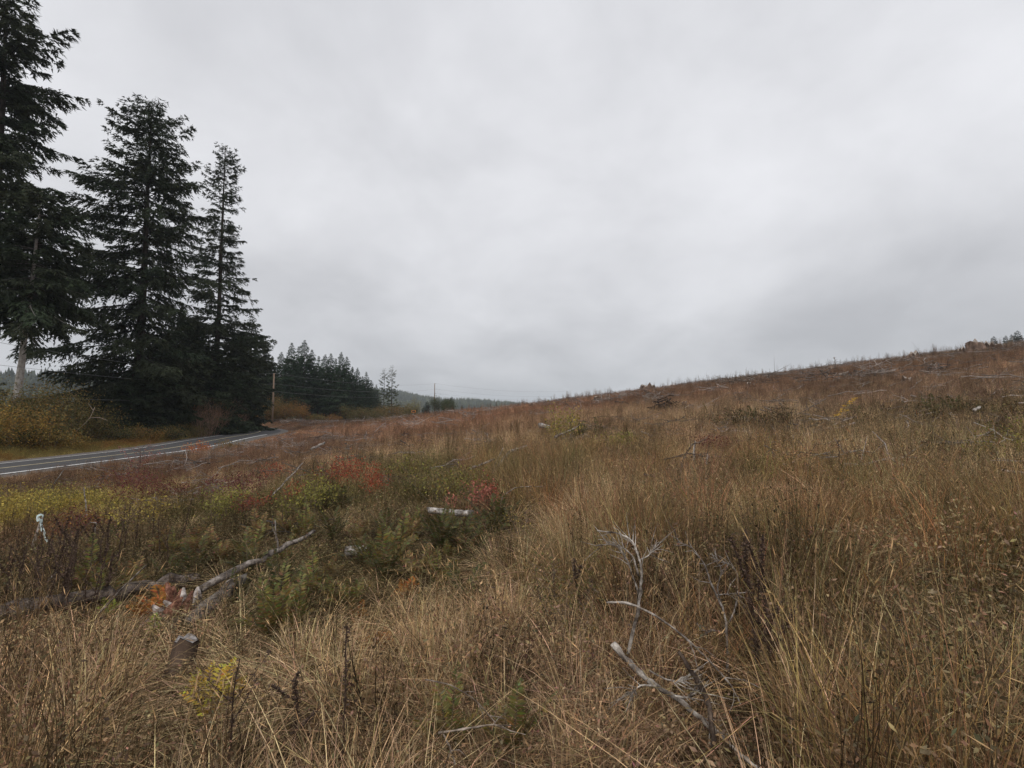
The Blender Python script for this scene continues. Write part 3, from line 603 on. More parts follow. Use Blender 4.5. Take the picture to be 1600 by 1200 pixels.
#OBJECTS_BEGIN
# ------------------------------------------------------------------ fallen wood, stumps
GO = np.random.default_rng(77)
def V3(p): return np.array([p.x, p.y, p.z])
def wood_piece(name, pts, r0, r1, label, cat, group=None, col=(1, 1, 1), sides=8, twigs=0, mat='wood', rough=.12, kind=None, seed=1):
    """pts in world space; the object sits at its first point"""
    g = np.random.default_rng(seed + int(abs(pts[0][0]) * 100)); pts = np.array(pts, float); o0 = pts[0].copy(); pts = pts - o0
    n = max(6, len(pts) * 3); s = np.linspace(0, len(pts) - 1, n); q_ = np.stack([np.interp(s, np.arange(len(pts)), pts[:, j]) for j in range(3)], 1)
    L = np.linalg.norm(pts[-1] - pts[0]); q_[1:-1] += g.normal(0, .006 + .006 * L, (n - 2, 3)) * min(1, r0 * 20)
    b = MB(); rr = np.linspace(r0, r1, n) * g.uniform(.9, 1.1, n); b.tube(q_, rr, sides, np.array(col), True, rough, g)
    for k in range(twigs):
        i = g.integers(1, n - 1); d = unit(q_[i] - q_[i - 1]); dd = unit(rdir(g, 1)[0] + np.array([0, 0, .8]) + d * .4); l = L * g.uniform(.08, .22)
        b.tube([q_[i], q_[i] + dd * l * .5 + g.normal(0, .01, 3), q_[i] + dd * l], [rr[i] * .4, rr[i] * .25, rr[i] * .08], 4, np.array(col) * .9, False)
    V_ = b.v[0]; nv = n * sides; k_ = np.repeat(g.uniform(.6, 1.2, sides)[None], n, 0) * g.uniform(.75, 1.2, (n, sides)); k_ *= np.where(g.random((n, sides)) < .15, .45, 1); b.c[0] = np.array(b.c[0]); b.c[0][:nv] *= k_.reshape(-1, 1)
    ax = unit(q_[-1] - q_[-2]); V_[nv - sides:nv] += (ax * g.uniform(-.2, 1.8, (sides, 1)) * r1).astype(np.float32); V_[:sides] -= (unit(q_[1] - q_[0]) * g.uniform(-.2, 1.5, (sides, 1)) * r0).astype(np.float32)
    o = b.build(name, [M[mat]], None, Vector(o0), smooth=False); return tag(o, label, cat, group, kind)
def seg(px0, py0, px1, py1, lift0=.12, lift1=.12, k=3):
    a, c = P(px0, py0), P(px1, py1); out = []
    if a.length < 15:
        m_ = max(3, int((a - c).length / .3)); [clear_at(a * (1 - t_ / m_) + c * (t_ / m_), .22, .7, 1) for t_ in range(m_ + 1)]
    for s in np.linspace(0, 1, k):
        p_ = a * (1 - s) + c * s; out.append((p_.x, p_.y, hz(p_.x, p_.y) + lift0 * (1 - s) + lift1 * s))
    return out
wood_piece('fallen_log', seg(318, 946, 488, 872, .15, .30, 4), .038, .024, 'long grey weathered log slanting up left of centre', 'log', twigs=1, col=(.68, .64, .61))
wood_piece('fallen_log', seg(8, 985, 300, 925, .14, .12, 5), .085, .06, 'wide decayed brown grey log at the lower left', 'log', col=(.42, .36, .33), rough=.25)
wood_piece('fallen_log', seg(300, 990, 372, 938, .1, .14), .075, .06, 'short mossy grey log piece beside the rotten white stump', 'log', col=(.5, .46, .42), rough=.22)
wood_piece('fallen_log', seg(672, 820, 735, 826, .20, .19), .042, .046, 'short white barked log behind the dark fern clumps', 'log', col=(1.5, 1.5, 1.5), rough=.12)
wood_piece('fallen_log', seg(546, 880, 566, 878, .12, .12), .06, .05, 'small pale chunk of wood left of the centre ferns', 'log', col=(1.2, 1.2, 1.18))
wood_piece('fallen_log', seg(1395, 1000, 1445, 1005, .05, .05), .07, .05, 'grey wood chunk half hidden in the rushes', 'log', col=(.55, .52, .5), rough=.25)
wood_piece('fallen_log', seg(1438, 1128, 1472, 1140, .04, .06), .05, .05, 'grey broken wood at the lower right corner', 'log', col=(.6, .57, .55), rough=.25)
wood_piece('fallen_stick', seg(735, 757, 772, 745, .3, .35), .03, .02, 'grey stick on the lime patch right of centre left', 'branch', twigs=2)
wood_piece('fallen_stick', seg(797, 730, 822, 722, .35, .4), .045, .03, 'pale broken stick in the middle of the field', 'branch', col=(1.1, 1.1, 1.1))
wood_piece('fallen_stick', seg(770, 752, 795, 732, .15, .35), .03, .03, 'thin grey stick continuing toward the pale broken one', 'branch', col=(.8, .78, .76))
wood_piece('fallen_stick', seg(487, 718, 506, 712, .5, .6), .06, .05, 'short white stick among the dim weeds left of centre', 'branch', col=(1.25, 1.25, 1.22))
wood_piece('fallen_stick', seg(845, 686, 858, 689, .5, .5), .10, .06, 'white wood chip on the rusty slope near the lime bush', 'branch', col=(1.4, 1.4, 1.4))
wood_piece('fallen_stick', seg(868, 698, 905, 688, .3, .5), .05, .03, 'thin bent stick below the lime bush on the slope', 'branch', col=(1.0, .95, .9))
wood_piece('fallen_stick', seg(425, 790, 472, 762, .2, .6), .02, .012, 'thin pale stick leaning right in the red and lime patch', 'branch', col=(1.0, .95, .9))
wood_piece('fallen_stick', seg(536, 672, 540, 668, .2, 1.0), .04, .02, 'short leaning stick near the plantation edge', 'branch')
wood_piece('fallen_stick', seg(585, 680, 603, 672, .3, .9), .035, .02, 'curved pale stick left of the rusty field centre', 'branch')
# slanting sticks and stakes at the left
def stick(px0, py0, px1, py1, r, label, col=(1, 1, 1), twigs=0, cat='stick', name='dead_stick', mid=None, base_dy=14, mat='wood', Yover=None):
    p0_ = P(px0, py0 + base_dy); clear_at(p0_, .3, .5, 2); Y0 = Yover or p0_.y; pts = [V3(p0_) + np.array([0, 0, -.03])] if Yover is None else []
    pts.append(V3(PD(px0, py0, Y0)))
    for m_ in (mid or []): pts.append(V3(PD(m_[0], m_[1], Y0)))
    pts.append(V3(PD(px1, py1, Y0))); return wood_piece(name, pts, r, r * .5, label, cat, None, col, 6, twigs, mat)
stick(76, 770, 99, 735, .022, 'pale stick leaning right in front of the road')
stick(136, 808, 131, 762, .018, 'upright pale stake right of the ribboned one', (.9, .85, .8))
stick(148, 834, 141, 816, .014, 'hooked white twig right of the ribboned stake', (1.3, 1.3, 1.3), mid=[(151, 817)])
stick(431, 838, 430, 814, .012, 'short thin white peg left of the white log', (1.3, 1.3, 1.3))
stick(1084, 712, 1086, 690, .028, 'upright white marker stake in the field at right', (1.5, 1.5, 1.5), cat='stake', name='marker_stake')
stick(1104, 722, 1106, 711, .028, 'shorter white marker stake right of the taller one', (1.5, 1.5, 1.5), cat='stake', name='marker_stake')
stick(1064, 735, 1105, 683, .018, 'thin arching stem over the white marker stakes', (.6, .5, .42), mid=[(1068, 715), (1082, 694), (1093, 691)])
stick(770, 745, 786, 700, .012, 'tall thin curved grey stem left of the field middle', (.8, .72, .65), mid=[(774, 742), (771, 730)])
stick(782, 790, 850, 760, .012, 'thin hooped pale stem right of the pink leaves', (.95, .88, .8), mid=[(786, 775), (800, 764), (818, 760)])
stick(150, 965, 228, 884, .012, 'long thin grey stick rising over the decayed log', (.8, .78, .75), mid=[(190, 920)])
stick(75, 908, 90, 892, .010, 'short bright twig above the left grass', (1.3, 1.3, 1.3))
stick(630, 880, 692, 925, .010, 'pale arching twig right of the centre ferns', (1, .95, .9), mid=[(643, 877), (663, 892)], twigs=3)
# foreground dead branches ----------------------------------------------------
def branch_thing(name, lines, label, cat='branch', col=(1, 1, 1), mat='wood', twn=0):
    """lines: list of (depths, radii, pixels)"""
    g = np.random.default_rng(len(lines) * 7 + int(lines[0][2][0][0])); all_ = []
    for Ys, rr, pts in lines:
        n = len(pts); Yv = np.linspace(Ys[0], Ys[1], n); all_.append((np.array([V3(PD(a_, b_, y_)) for (a_, b_), y_ in zip(pts, Yv)]), np.linspace(rr[0], rr[1], n)))
    o0 = all_[0][0][0].copy(); b = MB()
    if lines[0][0][0] < 4:
        for q_ in all_[0][0][::2]: clear_at(Vector(q_), .2, .5, 1)
    for W_, rr in all_:
        W_ = W_ - o0; n = len(W_); s = np.linspace(0, n - 1, n * 3); q_ = np.stack([np.interp(s, np.arange(n), W_[:, j]) for j in range(3)], 1)
        q_ = np.concatenate([q_[:1], (q_[:-2] + q_[1:-1] * 2 + q_[2:]) / 4, q_[-1:]]); r_ = np.interp(s, np.arange(n), rr)
        q_[1:-1] += g.normal(0, .22, (len(q_) - 2, 3)) * np.minimum(r_[1:-1, None], .02); b.tube(q_, r_ * g.uniform(.8, 1.2, len(r_)), 7, np.array(col) * np.repeat(g.uniform(.55, 1.15, (len(q_), 1)), 7, 0).reshape(-1, 1)[:len(q_) * 7].tolist() if False else np.array(col), True, .2, g); c_ = np.array(b.c[-1]); c_ *= g.uniform(.5, 1.15, (len(c_), 1)); b.c[-1] = c_
        for k in range(twn):
            i = g.integers(len(q_) // 2, len(q_) - 1); d = unit(q_[i] - q_[i - 1]); dd = unit(d + rdir(g, 1)[0] * .8); l = g.uniform(.05, .16)
            b.tube([q_[i], q_[i] + dd * l * .5 + g.normal(0, .006, 3), q_[i] + dd * l], [.0028, .002, .001], 3, np.array(col), False)
    return tag(b.build(name, [M[mat]], None, Vector(o0), smooth=True), label, cat)
branch_thing('dead_branch', [
    ((2.35, 1.75), (.0155, .006), [(958, 1005), (985, 1038), (1013, 1063), (1040, 1082), (1067, 1097), (1085, 1115), (1103, 1130), (1130, 1152), (1153, 1177), (1185, 1200), (1200, 1216)]),
    ((2.33, 2.5), (.0095, .0032), [(981, 1022), (988, 990), (997, 957), (1000, 927), (1003, 900), (1001, 883), (997, 867), (987, 843), (967, 833), (933, 829)]),
    ((2.42, 2.5), (.005, .002), [(998, 900), (990, 870), (975, 856), (952, 850), (932, 852)]),
    ((2.44, 2.5), (.0045, .002), [(998, 876), (1012, 869), (1025, 856)]),
    ((2.4, 2.4), (.005, .002), [(1000, 935), (990, 905), (982, 880), (968, 858)]),
    ((2.15, 2.1), (.005, .002), [(1030, 1073), (1000, 1070), (985, 1085)]),
    ((2.2, 2.1), (.005, .002), [(1015, 1048), (1035, 1060), (1060, 1066), (1078, 1060)]),
    ((2.05, 2.0), (.005, .002), [(1055, 1088), (1075, 1090), (1095, 1078)])], 'bleached forked dead branch standing out of the grass in the foreground', col=(1.2, 1.17, 1.12), twn=12)
branch_thing('dead_branch', [((2.45, 2.0), (.006, .0028), [(948, 941), (975, 941), (997, 947), (1033, 967), (1060, 988), (1087, 1010), (1113, 1038), (1137, 1063), (1150, 1085), (1157, 1100)])],
             'thin pale twig slanting down right behind the bleached branch', col=(1.05, 1, .95), twn=4)
branch_thing('dead_branch', [
    ((2.45, 2.8), (.008, .002), [(1137, 1062), (1137, 1020), (1135, 983), (1133, 960), (1122, 935), (1110, 910), (1105, 893), (1100, 880), (1083, 857), (1070, 850), (1057, 847)]),
    ((2.65, 2.75), (.0045, .002), [(1137, 975), (1148, 955), (1153, 930), (1153, 898), (1145, 885), (1133, 878), (1107, 870)]),
    ((2.68, 2.7), (.004, .002), [(1118, 930), (1135, 928), (1165, 926)]), ((2.62, 2.7), (.004, .0015), [(1128, 945), (1120, 920), (1128, 890), (1120, 872)]),
    ((2.55, 2.65), (.004, .0015), [(1136, 990), (1120, 985), (1100, 988)])], 'thin curled grey dead branch between bleached branch and dark stalks', col=(.85, .82, .8), twn=7)
branch_thing('dead_branch', [((2.1, 1.85), (.009, .013), [(1060, 1018), (1075, 1040), (1090, 1063), (1103, 1090), (1110, 1110), (1113, 1140), (1116, 1170)])], 'dark brown stem leaning behind the bleached branch', col=(.28, .22, .18))
branch_thing('dead_branch', [((1.95, 1.9), (.005, .002), [(685, 1145), (720, 1140), (765, 1132), (800, 1134)]), ((1.95, 1.9), (.004, .002), [(690, 1142), (702, 1165), (712, 1195)]), ((2.0, 1.95), (.003, .0015), [(665, 1062), (700, 1068), (740, 1090), (775, 1130)])],
             'thin pale forked twig low in the foreground grass', col=(.95, .85, .75), twn=3)
# stumps ----------------------------------------------------------------------
def stump(loc, r, h, label, seed, lean=(0, 0), col=(1, 1, 1), cat='stump', name='tree_stump', roots=5, jag=.08, barkcol=(1, 1, 1), group=None):
    g = np.random.default_rng(seed); t = thing(name, loc, label, cat, group); b = MB(); n = 12; clear_at(loc, r * 2 + .12, .3)
    an = np.arange(n) * 6.283 / n; lob = 1 + .12 * np.sin(an * 3 + seed) + .06 * g.normal(0, 1, n); levels = [(-.1, 1.5), (h * .15, 1.22), (h * .5, 1.03), (h, .96)]
    rings = []
    for z_, k in levels: rings.append(np.stack([np.cos(an) * r * k * lob + lean[0] * z_, np.sin(an) * r * k * lob + lean[1] * z_, z_ + (g.normal(0, jag * h, n) if z_ == h else 0 * an)], 1))
    V_ = np.concatenate(rings); id_ = np.arange(n * 4).reshape(4, n); q_ = np.stack([id_[:-1], np.roll(id_[:-1], -1, 1), np.roll(id_[1:], -1, 1), id_[1:]], -1).reshape(-1, 4)
    b.add(V_, None, q_, np.array(barkcol))
    for k in range(roots):
        a_ = g.uniform(0, 6.28); b.tube([(math.cos(a_) * r * .8, math.sin(a_) * r * .8, h * .2), (math.cos(a_) * r * 1.7, math.sin(a_) * r * 1.7, .02), (math.cos(a_) * r * 2.4, math.sin(a_) * r * 2.4, -.05)], [r * .3, r * .2, r * .08], 5, np.array(barkcol), False)
    b.build('bark', [M['bark']], t)
    c = MB(); top = rings[-1] * np.array([.93, .93, 1]) + np.array([0, 0, .004]); c.add(np.concatenate([top, [top.mean(0)]]), [(i, (i + 1) % n, n) for i in range(n)], None, np.array(col)); c.build('cut_top', [M['wood']], t)
    return t
stump(P(278, 1066), .07, .24, 'small dark stump with grey slanted cut top at the lower left', 3, (.15, .1), (.75, .75, .78), roots=5, barkcol=(2.4, 2.1, 1.9), jag=.1)
# rotten white stump
p = P(280, 965); clear_at(p, .35, .35); t = thing('rotten_stump', p, 'crumbling rotten stump of white and reddish wood at the lower left', 'stump')
g = np.random.default_rng(8); b = MB()
for k in range(13):
    a_ = g.uniform(0, 6.28); rr = g.uniform(.02, .16); o_ = np.array([math.cos(a_) * rr, math.sin(a_) * rr, 0]); hh = g.uniform(.10, .30); c_ = np.array((1.3, 1.25, 1.25)) if g.random() < .45 else np.array((.75, .38, .28))
    b.tube([o_ + (0, 0, -.05), o_ + (g.normal(0, .02), g.normal(0, .02), hh * .6), o_ * 1.2 + (g.normal(0, .04), g.normal(0, .04), hh)], [.05, .04, .012], 5, c_, True, .3, g)
b.build('wood', [M['wood']], t)
b = MB()
for k in range(6): a_ = g.uniform(0, 6.28); b.tube([(math.cos(a_) * .12, math.sin(a_) * .12, .06), (math.cos(a_) * .32, math.sin(a_) * .32, .02)], [.045, .02], 5, np.array((.8, .7, .7)), True, .3, g)
b.build('root', [M['wood']], t)
hill_stumps = [(1011, 612, 1.5, 1.0, 'jagged stump with pale top on the skyline right of centre'), (1169, 606, .8, .6, 'pale low stump on the slope below the skyline'), (1424, 563, 1.0, 1.0, 'broad stump on the skyline left of the leaning snag'), (1526, 551, 1.5, 1.7, 'largest broken stump on the crest near the right edge'),
   (1546, 548, .9, 1.1, 'dark stump just right of the largest crest stump'), (1560, 546, .8, .8, 'low stump below the lone little conifer on the crest'), (1503, 553, .6, .9, 'small stump left of the largest crest stump'), (1305, 581, 1.1, .6, 'flat mounded stump below the bare sapling on the skyline'),
   (1415, 600, .9, .8, 'pale topped dark stump on the upper right slope'), (1458, 584, .9, 1.0, 'grey stump high on the slope below the skyline'), (1384, 552 + 15, .5, .5, 'tiny stump on the skyline between sapling and broad stump'), (934, 627, .8, .7, 'low mound stump on the skyline left of the jagged one'),
   (1070, 660 - 25, .5, .6, 'small stump beside the dark slash pile'), (1420, 652 - 15, .4, .5, 'dark stump half buried in olive growth at the right'), (832, 637, .7, .6, 'dark stump at the low left end of the skyline slope')]
for i, (px, py, r, h, lab) in enumerate(hill_stumps):
    ps = P(px, py).y / FOC; stump(P(px, py), r * 7.5 * ps, h * 10 * ps, lab, 20 + i, (GO.normal(0, .2), GO.normal(0, .2)), (1.15, 1.08, 1.0), roots=7, jag=.28, barkcol=(2.6, 2.2, 2.0))
# root wad and slash piles
PXS = {1: 21, 2: 16, 3: 20, 4: 38, 5: 42, 6: 32, 7: 34, 8: 40, 9: 28, 10: 20, 11: 36, 12: 44}   # half widths seen in the photograph, pixels
def pile(px, py, rad, n, r, colr, label, hgt=.5, sx=1.0, seed=1, name='slash_pile', L=(.5, 1.3)):
    g = np.random.default_rng(seed); p = P(px, py); t = MB(); f = PXS.get(seed, None)
    if f: f = f * p.y / FOC / rad; rad *= f; hgt *= f; r *= f
    clear_at(p, rad, .5, 1)
    for k in range(n):
        a_ = g.uniform(0, 3.1416); c_ = np.array([g.normal(0, rad * .45 * sx), g.normal(0, rad * .3), 0]); c_[2] = abs(g.normal(0, hgt * .5)) * math.exp(-(c_[0] / (rad * sx)) ** 2) + .05
        l = rad * g.uniform(*L); d = np.array([math.cos(a_), math.sin(a_) * .6, g.normal(0, .3)]); s = np.linspace(-.5, .5, 4)[:, None]
        t.tube(c_ + d * s * l + g.normal(0, .05 * rad, (4, 3)), r * g.uniform(.4, 1.4) * (1 - .5 * (s[:, 0] + .5)), 5, np.array(colr) * g.uniform(.5, 1.5), True)
    return tag(t.build(name, [M['wood']], None, p), label, 'brush pile')
pile(1038, 641, 2.4, 110, .09, (.16, .13, .12), 'dark heaped slash pile on the slope right of centre', 1.5, .9, 1)
pile(1062, 641, 1.6, 45, .07, (.22, .18, .16), 'smaller tail of branches right of the dark slash pile', .7, 1.2, 2)
pile(1018, 630, 2.6, 34, .05, (.9, .85, .8), 'pale tangle of branches left of the dark slash pile', 1.6, 1.0, 3, L=(.8, 1.8))
pile(345, 775, 1.3, 60, .014, (.62, .58, .56), 'grey heap of twigs amid maroon leaves at the left', .35, 1.3, 4)
pile(105, 762, 1.6, 26, .014, (.6, .55, .5), 'loose grey twigs in the brown growth before the road', .5, 1.4, 5)
pile(505, 695, 2.0, 40, .03, (.35, .3, .28), 'dim grey brush heap left of the field middle', .6, 1.3, 6)
pile(630, 757, 1.3, 40, .018, (.45, .38, .35), 'brown tangle of sticks left of the lime patch', .4, 1.3, 7)
pile(1530, 672, 1.0, 55, .018, (.30, .26, .24), 'dark brush heap with a white chip at the right edge', .45, 1.5, 8)
pile(1390, 788, .45, 30, .012, (.45, .36, .32), 'small grey brown twig heap above the rushes', .12, 1.4, 9)
pile(1470, 612, 1.8, 40, .03, (.5, .45, .42), 'grey branch heap on the upper right slope', .6, 1.4, 10, L=(.7, 1.2))
pile(1180, 598, 3.0, 50, .05, (.5, .45, .4), 'loose brush heap on the slope under the skyline', .6, 1.6, 11, L=(.3, .8))
pile(1350, 590, 3.0, 60, .05, (.55, .5, .47), 'grey swath of branches high on the right slope', .6, 2.0, 12, L=(.3, .8))
wood_piece('fallen_stick', seg(1524, 668, 1532, 664, .4, .45), .04, .03, 'white chip of wood on the dark brush heap', 'branch', col=(1.5, 1.5, 1.5))
# bleached pieces on the hill
pieces = [(1296, 604, 1320, 592), (1331, 592, 1346, 597), (1242, 612, 1256, 611), (1262, 621, 1276, 620), (1280, 622, 1286, 618), (1443, 573, 1446, 566), (1444, 585, 1456, 572), (1500, 595, 1505, 592), (1508, 589, 1513, 586), (1464, 596, 1470, 588),
          (1391, 606, 1400, 605), (1375, 600, 1382, 598), (1130, 620, 1140, 617), (1160, 630, 1172, 625), (1215, 626, 1225, 622), (1080, 616, 1090, 613), (960, 640, 975, 636), (900, 634, 906, 632), (880, 642, 888, 640), (852, 646, 860, 644), (938, 643, 943, 646), (792, 656, 800, 655),
          (787, 668, 791, 664), (799, 668, 801, 663), (812, 657, 816, 654), (736, 659, 741, 658), (985, 648, 1000, 640), (1000, 655, 1020, 648), (1120, 598, 1135, 596), (1200, 588, 1212, 586), (1380, 584, 1398, 576), (1405, 580, 1425, 572), (1340, 612, 1360, 603), (1420, 615, 1440, 600),
          (1555, 590, 1562, 585), (1480, 568, 1490, 566), (1550, 620, 1570, 612), (1310, 588, 1325, 586), (1235, 640, 1250, 636), (1022, 622, 1030, 618), (1104, 642, 1110, 638), (1590, 600, 1600, 590), (700, 662, 712, 659), (1372, 640, 1380, 637), (1427, 612, 1434, 609), (1500, 640, 1512, 636)]
marks = [(1011, 608, 'the jagged skyline stump'), (1040, 634, 'the dark slash pile'), (1170, 603, 'the pale low slope stump'), (1424, 558, 'the broad skyline stump'), (1528, 543, 'the largest crest stump'), (1305, 576, 'the bare sapling'), (1325, 640, 'the yellow flowers'),
         (1415, 600, 'the pale topped dark stump'), (1350, 590, 'the grey swath of branches'), (880, 690, 'the lime slope bush'), (1200, 670, 'the row of brown stalks'), (700, 630, 'the rounded green tree'), (832, 632, 'the low skyline end'), (1560, 535, 'the crest conifer'), (1480, 650, 'the dark bushy slope ferns'), (930, 627, 'the low mound stump')]
seen_l = {}
for i, (a_, b_, c_, d_) in enumerate(pieces):
    br_ = GO.uniform(.45, 1.15); mx_, my_ = (a_ + c_) / 2, (b_ + d_) / 2; mk = min(marks, key=lambda q_: math.hypot(q_[0] - mx_, (q_[1] - my_) * 2)); dx_, dy_ = mx_ - mk[0], my_ - mk[1]
    side = ('left of' if dx_ < 0 else 'right of') if abs(dx_) > 2 * abs(dy_) else ('above' if dy_ < 0 else 'below'); L_ = abs(c_ - a_); ln_ = 'long' if L_ > 16 else 'short' if L_ < 8 else 'mid length'
    ton = 'white' if br_ > .95 else 'pale' if br_ > .75 else 'dull grey'; lab = '%s %s wood piece %s %s' % (ton, ln_, side, mk[2])
    if lab in seen_l: lab += ', ' + ['lower one', 'third one', 'fourth one'][seen_l[lab] - 1]
    seen_l[lab.split(',')[0]] = seen_l.get(lab.split(',')[0], 0) + 1
    ps = P(mx_, my_).y / FOC; wood_piece('bleached_wood', seg(a_, b_, c_, d_, 3 * ps, GO.uniform(3, 7) * ps), GO.uniform(.7, 1.5) * ps, GO.uniform(.4, .8) * ps, lab, 'branch', 'bleached wood pieces on the far slope', (br_, br_ * .96, br_ * .9), 5, 2, seed=i)
branch_thing('leaning_snag', [((78, 78), (.10, .03), [(1443, 562), (1439, 556), (1436, 549)]), ((78, 78), (.05, .02), [(1440, 558), (1445, 554)])], 'bare leaning snag on the skyline right of the broad stump', 'dead tree', (.7, .65, .6))
# bare sapling on the skyline
p = P(1305, 580); t = thing('bare_sapling', p, 'tiny leafless sapling standing on the skyline at right', 'tree'); b = MB(); g = np.random.default_rng(4)
b.tube([(0, 0, 0), (.05, 0, 1.0), (0, 0, 2.0)], [.06, .045, .015], 5, (.8, .75, .7)); b.build('trunk', [M['wood']], t); b = MB()
for k in range(26):
    z0 = g.uniform(.3, 1.9); a_ = g.uniform(0, 6.28); l = .75 * (1.1 - z0 / 2.2); b.tube([(0, 0, z0), (math.cos(a_) * l * .5, math.sin(a_) * l * .5, z0 + l * .35), (math.cos(a_) * l, math.sin(a_) * l, z0 + l * .55)], [.02, .014, .006], 3, (.8, .72, .65), False)
b.build('twigs', [M['wood']], t)
# dead limb by the far trees at left and driftwood like limb on the skyline
branch_thing('dead_limb', [((44, 44), (.045, .02), [(118, 675), (130, 664), (141, 653), (148, 636)]), ((44, 44), (.025, .01), [(141, 653), (155, 652), (168, 657)]), ((44, 44), (.02, .008), [(146, 642), (138, 630)])], 'pale bare forked limb before the dark firs at left', 'branch', (.5, .4, .33), 'stalk', 6)
branch_thing('dead_limb', [((85, 85), (.10, .04), [(832, 633), (824, 629), (817, 627)]), ((85, 85), (.04, .02), [(826, 630), (822, 632), (818, 633)])], 'pale limb poking above the low skyline end', 'branch', (.95, .9, .85))

# ------------------------------------------------------------------ ribboned stake, ragwort
p = P(52, 868); clear_at(p, .5, .35, 3); t = thing('flagged_stake', p, 'leaning stake with white flagging ribbon tied in a loop', 'stake')
a0 = V3(PD(52, 850, p.y)) - V3(p); a1 = V3(PD(66, 808, p.y)) - V3(p); b = MB(); b.tube([(0, 0, -.05), a0, a1], [.022, .02, .016], 6, (1.2, 1.15, 1.1)); b.build('stake', [M['wood']], t)
b = MB(); g = np.random.default_rng(3)
def ribbon(pts, wd):
    pts = np.array(pts); tg = unit(np.gradient(pts, axis=0)); sv = unit(np.cross(tg, np.array([.2, 1.0, .1]))); k = len(pts); v = np.concatenate([pts + sv * wd / 2, pts - sv * wd / 2, pts + sv * wd / 2 + (0, .002, 0), pts - sv * wd / 2 + (0, .002, 0)])
    q_ = [(i, i + 1, k + i + 1, k + i) for i in range(k - 1)] + [(2 * k + i, 3 * k + i, 3 * k + i + 1, 2 * k + i + 1) for i in range(k - 1)]; b.add(v, None, q_)
an = np.linspace(0, 6.3, 11); ribbon([a1 + (math.cos(x_) * .04 * g.uniform(.5, 1.3), -.02 - .01 * x_, math.sin(x_) * .05 * g.uniform(.5, 1.2) + .01) for x_ in an], .034); s = np.linspace(0, 1, 8)
ribbon([a1 + (.02 + .11 * x_ ** 1.5 + g.normal(0, .008), -.03, -.03 - .36 * x_) for x_ in s], .04); ribbon([a1 + (.0 + .04 * x_, -.035, -.03 - .2 * x_) for x_ in s], .03)
b.build('ribbon', [M['ribbon']], t)
p = P(1307, 692); t = thing('yellow_flowering_weed', p, 'tall weed with bright yellow flower heads leaning right', 'flower'); Yp = p.y; b = MB(); o_ = V3(p)
stem_top = [(1335, 624), (1327, 630), (1320, 634), (1316, 640), (1310, 648), (1322, 641), (1306, 649), (1314, 643), (1338, 622), (1304, 668), (1330, 627)]
trunkp = [o_ * 0, V3(PD(1308, 668, Yp)) - o_, V3(PD(1313, 650, Yp)) - o_, V3(PD(1322, 638, Yp)) - o_, V3(PD(1333, 627, Yp)) - o_]; b.tube(trunkp, [.007, .006, .005, .004, .003], 4, (.36, .27, .14))
for x_, y_ in stem_top:
    e_ = V3(PD(x_, y_, Yp)) - o_; k = min(range(1, 5), key=lambda i: abs(trunkp[i][2] - e_[2] + .1)); b.tube([trunkp[k], (trunkp[k] + e_) / 2 + (0, 0, -.01), e_], [.004, .003, .002], 3, (.33, .27, .12), False)
b.build('stem', [M['stalk']], t)
g = np.random.default_rng(6)
for x_, y_ in stem_top:
    e_ = V3(PD(x_, y_, Yp)) - o_; b = MB(); n = 26; dv = unit(np.stack([g.normal(0, 1, n), g.normal(0, 1, n), g.uniform(-.1, .6, n)], 1)); pale = (x_, y_) == (1304, 668)
    b.cards(e_ + g.normal(0, .022, (n, 3)) * (1.3, 1.3, .5), dv, unit(np.cross(dv, rdir(g, n))), g.uniform(.015, .034, n), g.uniform(.012, .02, n), np.array((.75, .62, .4) if pale else (.85, .52, .06)) * g.uniform(.7, 1.2, (n, 1))); b.build('flower_head', [M['leaf']], t)

# ------------------------------------------------------------------ ferns
def frond_mesh(seed, L=.6, up=.9, colr=(.15, .15, .045), npair=24, wid=.085, arch=.6):
    g = np.random.default_rng(seed); b = MB(); s = np.linspace(0, 1, 9); x = L * (s * .75 + .0 * s) * (1.1 - up * .45); z = L * up * (s - arch * .55 * s ** 2.2); pts = np.stack([x, g.normal(0, .004, 9).cumsum(), z], 1)
    b.tube(pts, .0022 * (1 - .6 * s), 3, np.array((.6, .5, .4)) * .3, False)
    u = np.repeat(np.linspace(.10, .985, npair), 2); sg = np.tile([1., -1.], npair); m_ = len(u); p_ = np.stack([np.interp(u, s, pts[:, j]) for j in range(3)], 1); tn = unit(np.stack([np.interp(u, s, np.gradient(pts[:, j])) for j in range(3)], 1))
    sd_ = np.tile([0, 1.0, 0], (m_, 1)) * sg[:, None]; dv = unit(sd_ + tn * .45 + g.normal(0, .12, (m_, 3))); nl = wid * np.sin(np.pi * (u * .86 + .14)) ** .6 * g.uniform(.8, 1.15, m_)
    b.cards(p_, dv, unit(tn + g.normal(0, .25, (m_, 3))), nl, np.full(m_, L / npair * (.95 if npair > 12 else .6)), np.array(colr) * g.uniform(.7, 1.3, (m_, 1)) * (1 + .15 * g.normal(0, 1, (m_, 3)))); return b.mesh('frond', [M['leaf']])
